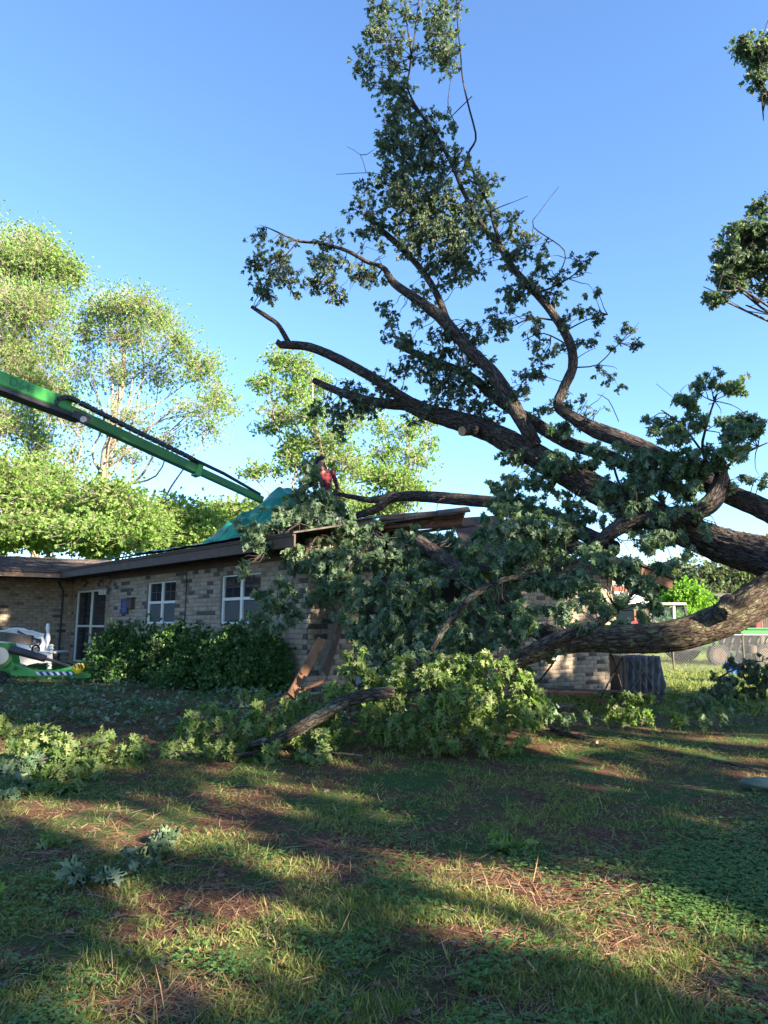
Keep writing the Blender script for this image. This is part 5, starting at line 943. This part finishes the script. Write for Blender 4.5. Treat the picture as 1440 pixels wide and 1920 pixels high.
tree('small lime green tree standing behind the red tractor', foot(1290,36), bpx([(1290,1115,0,26,18,260),(1275,1135,0,25,20,220),(1305,1145,0,26,18,220),(1290,1165,-1,35,14,220)], 36), .17, 'leaf_lime', at(1290,1105,36), .1, group='trees beyond the pasture', bark='bark')
# tree standing right of the frame whose boughs enter at the top right
tree('dark oak boughs reaching in from the upper right edge', Vector((14.5,15.5,0)), bpx(e=.85, Y=16, L=[(1400,90,0,30,22,90),(1430,110,0,30,35,130),(1440,80,0,25,30,90),(1420,150,0,25,18,50),(1440,180,0,15,14,25),(1420,390,0,22,16,60),(1390,440,0,38,28,170),(1430,450,0,30,40,170),(1370,480,0,32,26,150),(1410,500,0,40,25,150),(1350,515,0,22,16,70),(1375,535,0,25,16,70),(1345,560,0,22,12,50),(1435,545,0,10,14,25),(1470,470,0,40,80,400),(1520,300,0,60,90,400),(1560,500,1,70,110,500),(1540,150,0,60,80,400),(1640,350,1,90,180,700)]), .15, 'leaf_up', at(1640,60,16), .35, group='trees right of the yard', bark='bark', tpl=SIM, droop=.4, sun_gaps=True)
# yard trees behind and right of the photographer; crowns set and carved to shade the lawn in patches
def wa(w_, a_, z_): return Vector((.6*w_+.8*a_, .8*w_-.6*a_, z_))
for i, (w_, a_, h_, lo_) in enumerate([(-3.5,15,20,5), (1.2,19,22,5.5), (5.6,16,23,5), (10.0,20,23,5.5), (14.2,17.5,17,8)]):
    bl = []
    for k in range(22):
        z_ = R.uniform(10.2, h_) if k < 12 else R.uniform(lo_, 9.6); rr = 3.0 if z_ > 10 else 2.6
        bl.append((wa(w_+R.uniform(-rr,rr)*.8, a_+R.uniform(-3,3), z_), 2.2, 2.2, 1.6, 260 if z_ > 10 else (420 if i < 3 else 240)))
    tree(['oak', 'broad oak', 'tall oak', 'old oak', 'slim oak'][i]+' standing in the yard outside the right of the frame', wa(w_, a_, 0), bl, .30, 'leaf', wa(w_, a_, h_-1), .38, group='trees right of the yard', bark='bark', per=6, limbs=1, sun_gaps=True)
# distant woods
wb = []
for i in range(150):
    a = R.uniform(-1.5, 1.5); d_ = R.uniform(75, 100)
    h_ = R.uniform(3.5, 6.5) if a > .2 else R.uniform(4, 7); wb.append((Vector((math.sin(a)*d_, math.cos(a)*d_, h_*.5)), 6, 4, h_*.55, 60))
a, b_, c, d = cloud(wb, per=6, leaf=.55, droop=0, spread=1.2)
o = leafmesh('distant_woods', a, b_, c, d, FAR, M['leaf_grn'], None); tag(o, 'far tree line beyond the pasture', 'woods', kind='stuff')
# ================================================================ right background: fence, tractor, implement, bucket, shed
Yf = 24.0; fn = thing('chain_link_fence', foot(1258, Yf), 'chain link fence with thin posts crossing the grass on the right', 'fence')
x0, x1 = at(1150,1168,Yf).x, at(1700,1168,Yf).x; ht = 1.2; zf = gz(x0, Yf)
px_ = at(1258,1168,Yf).x-2.4
while px_ < x1:
    if px_ > x0: MB().cyl((px_,Yf,zf-.1), (px_,Yf,zf+ht+.04), .03, 10).build('post', M['wood_grey'], fn)
    px_ += 2.4
MB().cyl((x0,Yf,zf+ht), (x1,Yf,zf+ht), .022, 8).build('top_rail', M['wire'], fn)
V = []; Fc = []; sp_ = .085; n_ = int((x1-x0)/sp_)
for i in range(-int(ht/sp_), n_):
    for sg_ in (1, -1):
        a = x0+i*sp_; b_ = a+ht; za, zb_ = (zf, zf+ht) if sg_ == 1 else (zf+ht, zf)
        if b_ < x0 or a > x1: continue
        k = len(V); w_ = .0028; V += [(a-w_,Yf+.003*sg_,za),(a+w_,Yf+.003*sg_,za),(b_+w_,Yf+.003*sg_,zb_),(b_-w_,Yf+.003*sg_,zb_)]; Fc.append((k,k+1,k+2,k+3))
o = settle(bpy.data.objects.new('wire_mesh', npmesh('wire_mesh', V, np.array(Fc), M['wire'])), fn); o['kind'] = 'stuff'
def kit(name, base, label, cat): return thing(name, base, label, cat)
Yt = 30.0; tr = kit('farm_tractor', foot(1250,Yt), 'old red farm tractor with white framed glass cab behind the fence', 'tractor')
def tp(px, py, dy=0): return at(px, py, Yt+dy)
for nm, pts in (('cab_post', [(1232,1138),(1224,1168)]), ('cab_post', [(1263,1136),(1265,1176)]), ('cab_post', [(1284,1138),(1290,1168)])):
    for dy in (0, 1.3): MB().beam(tp(*pts[0],dy), tp(*pts[1],dy), .10, .1).build(nm, M['lamp' if pts[0][0] == 1263 and dy == 0 else 'black'], tr)
mb = MB(); a, b_ = tp(1226,1135,-.1), tp(1288,1135,-.1); c = Vector((0,1.5,0)); h_ = Vector((0,0,.12)); mb.hexa([a, b_, b_+c, a+c, a+h_, b_+h_, b_+c+h_, a+c+h_]); mb.build('cab_roof', M['grey'], tr, bevel=.04)
for xa, xb in ((1230,1261), (1266,1286)):
    mb = MB(); mb.poly([tp(xa,1166,.02), tp(xb,1166,.02), tp(xb-1,1138,.02), tp(xa+3,1138,.02)], [(0,1,2,3)]); mb.build('cab_glass', M['cab'], tr)
mb = MB(); a, b_ = tp(1216,1168,0), tp(1290,1168,0); c = Vector((0,1.4,0)); h_ = Vector((0,0,-.25)); mb.hexa([a+h_, b_+h_, b_+c+h_, a+c+h_, a, b_, b_+c, a+c]); mb.build('platform', M['red'], tr, bevel=.03)
a = tp(1175,1175,.3); mb = MB(); b_ = tp(1222,1163,.3); mb.hexa([tp(1168,1190,.3), tp(1222,1190,.3), tp(1222,1190,1.1), tp(1168,1190,1.1), tp(1170,1166,.3), tp(1222,1162,.3), tp(1222,1162,1.1), tp(1170,1166,1.1)]); mb.build('hood', M['red'], tr, bevel=.05)
for px, py, r, dy in ((1278,1196,.78,-.2), (1278,1196,.78,1.5), (1182,1208,.5,-.1), (1182,1208,.5,1.4)):
    q = tp(px, py, dy); q.z = gz(q.x,q.y)+r; MB().cyl(q-Vector((0,.2,0)), q+Vector((0,.2,0)), r, 28).build('wheel', M['rubber'], tr, bevel=.04); MB().cyl(q-Vector((0,.215,0)), q+Vector((0,.215,0)), r*.55, 20).build('rim', M['soffit'], tr)
MB().tube([tp(1195,1164,.7), tp(1195,1135,.7)], [.04,.04], 8).build('exhaust', M['black'], tr)
Yi = 27.0; im = kit('green_seed_drill', foot(1410,Yi), 'dark green farm implement with wheels and hoses at the right edge', 'implement')
def ip(px, py, dy=0): return at(px, py, Yi+dy)
mb = MB(); mb.hexa([ip(1390,1192), ip(1480,1192), ip(1480,1192,1.0), ip(1390,1192,1.0), ip(1386,1180), ip(1480,1180), ip(1480,1180,1.2), ip(1386,1180,1.2)]); mb.build('hopper', M['green_d'], im, bevel=.03)
MB().beam(ip(1385,1178.5,.6), ip(1480,1178.5,.6), 1.3, .05).build('lid', M['green'], im)
MB().beam(ip(1330,1215,.5), ip(1480,1210,.5), .15, .15).build('tool_bar', M['black'], im)
for k in range(9):
    x = 1336+k*16; MB().tube([ip(x+8,1192,.3), ip(x+3,1205,.1), ip(x,1215,.2), ip(x-4,1232,.2)], [.04,.05,.04,.03], 8).build('hose', M['black'], im)
    q = ip(x+2,1232,.3); q.z = gz(q.x,q.y)+.27; MB().cyl(q-Vector((.03,0,0)), q+Vector((.03,0,.0)), .27, 18).build('coulter_disc', M['grey'], im)
for px in (1346, 1432):
    q = ip(px,1222,-.3); q.z = gz(q.x,q.y)+.4; MB().cyl(q-Vector((0,.12,0)), q+Vector((0,.12,0)), .4, 26).build('wheel', M['rubber'], im, bevel=.03); MB().cyl(q-Vector((0,.13,0)), q+Vector((0,.13,0)), .27, 20).build('rim', M['soffit'], im)
MB().cyl(ip(1408,1225,-.4), ip(1408,1210,-.4), .2, 16).build('tank', M['soffit'], im, bevel=.03)
bk = kit('blue_bucket', foot(1365,22.5), 'bright blue plastic bucket on the grass beside the green implement', 'bucket'); q = foot(1365,22.5)
mb = MB(); n_ = 24; V = []
for r, z_ in ((.15,0), (.19,.32), (.205,.33), (.205,.36), (.185,.36), (.14,.03)):
    for k in range(n_): V.append(q+Vector((math.cos(k*6.2832/n_)*r, math.sin(k*6.2832/n_)*r, z_)))
mb.poly(V, [(j*n_+k, j*n_+(k+1) % n_, (j+1)*n_+(k+1) % n_, (j+1)*n_+k) for j in range(5) for k in range(n_)]+[tuple(range(n_))[::-1], tuple(5*n_+k for k in range(n_))]); mb.build('pail', M['blue'], bk)
MB().tube([q+Vector((math.cos(a)*.2, -.05-.1*math.sin(a), .33+.05*math.sin(a))) for a in np.linspace(0, 3.14, 12)], [.005]*12, 6).build('handle', M['wire'], bk)
Ys = 40.0
def shed(label, xa, xb, yt, yb_, roofc, boards, Y=Ys):
    t = thing('shed', foot((xa+xb)/2, Y), label, 'shed'); n_ = max(3, int((xb-xa)/4)); a = foot(xa, Y); zt_ = at(xa, yt, Y).z; wd = (at(xb,1168,Y).x-a.x)/n_
    for k in range(n_):
        mb = MB(); x = a.x+wd*k; y = Y+R.uniform(0,.03); mb.hexa([Vector((x+.01,y,-.2)), Vector((x+wd-.01,y,-.2)), Vector((x+wd-.01,y+.06,-.2)), Vector((x+.01,y+.06,-.2)), Vector((x+.01,y,zt_)), Vector((x+wd-.01,y,zt_)), Vector((x+wd-.01,y+.06,zt_)), Vector((x+.01,y+.06,zt_))]); mb.build('board', M[R.choice(boards)], t)
    mb = MB(); W_ = wd*n_; o_ = Vector((a.x, Y+.1, 0)); mb.hexa([o_, o_+Vector((W_,0,0)), o_+Vector((W_,5,0)), o_+Vector((0,5,0)), o_+Vector((0,0,zt_)), o_+Vector((W_,0,zt_)), o_+Vector((W_,5,zt_)), o_+Vector((0,5,zt_))]); mb.build('wall', M['wood_grey'], t)
    mb = MB(); o_ = Vector((a.x-.3, Y-.4, zt_)); mb.hexa([o_, o_+Vector((W_+.6,0,0)), o_+Vector((W_+.6,6,.9)), o_+Vector((0,6,.9)), o_+Vector((0,0,.1)), o_+Vector((W_+.6,0,.1)), o_+Vector((W_+.6,6,1.0)), o_+Vector((0,6,1.0))]); mb.build('roof', M[roofc], t); return t
shed('weathered reddish board shed seen between the leaves left of the tractor', 1190, 1222, 1132, 1180, 'bwhite', ['wood_grey', 'wood_red', 'soffit'])
t = shed('grey board barn at the right edge with a red corner post', 1424, 1500, 1138, 1190, 'wood_grey', ['wood_grey', 'wood_grey', 'soffit'])
mb = MB(); mb.beam(at(1421,1140,39.8), at(1421,1182,39.8), .2, .25); mb.build('post', M['red'], t)
mb = MB(); q = foot(1150, 44); o_ = Vector((at(1140,1168,44).x, 44, 0)); W_ = at(1185,1168,44).x-o_.x; zt_ = at(1150,1125,44).z
hs = thing('far_house', q, 'small white far building with red roof behind the leaves', 'house'); mb.hexa([o_, o_+Vector((W_,0,0)), o_+Vector((W_,5,0)), o_+Vector((0,5,0)), o_+Vector((0,0,zt_)), o_+Vector((W_,0,zt_)), o_+Vector((W_,5,zt_)), o_+Vector((0,5,zt_))]); mb.build('wall', M['bwhite'], hs)
mb = MB(); o_ = o_+Vector((-.3,-.4,zt_)); W_ += .6; mb.hexa([o_, o_+Vector((W_,0,0)), o_+Vector((W_,5.8,0)), o_+Vector((0,5.8,0)), o_+Vector((0,2.6,1)), o_+Vector((W_,2.6,1)), o_+Vector((W_,3.1,1)), o_+Vector((0,3.1,1))]); mb.build('roof', M['wood_red'], hs)
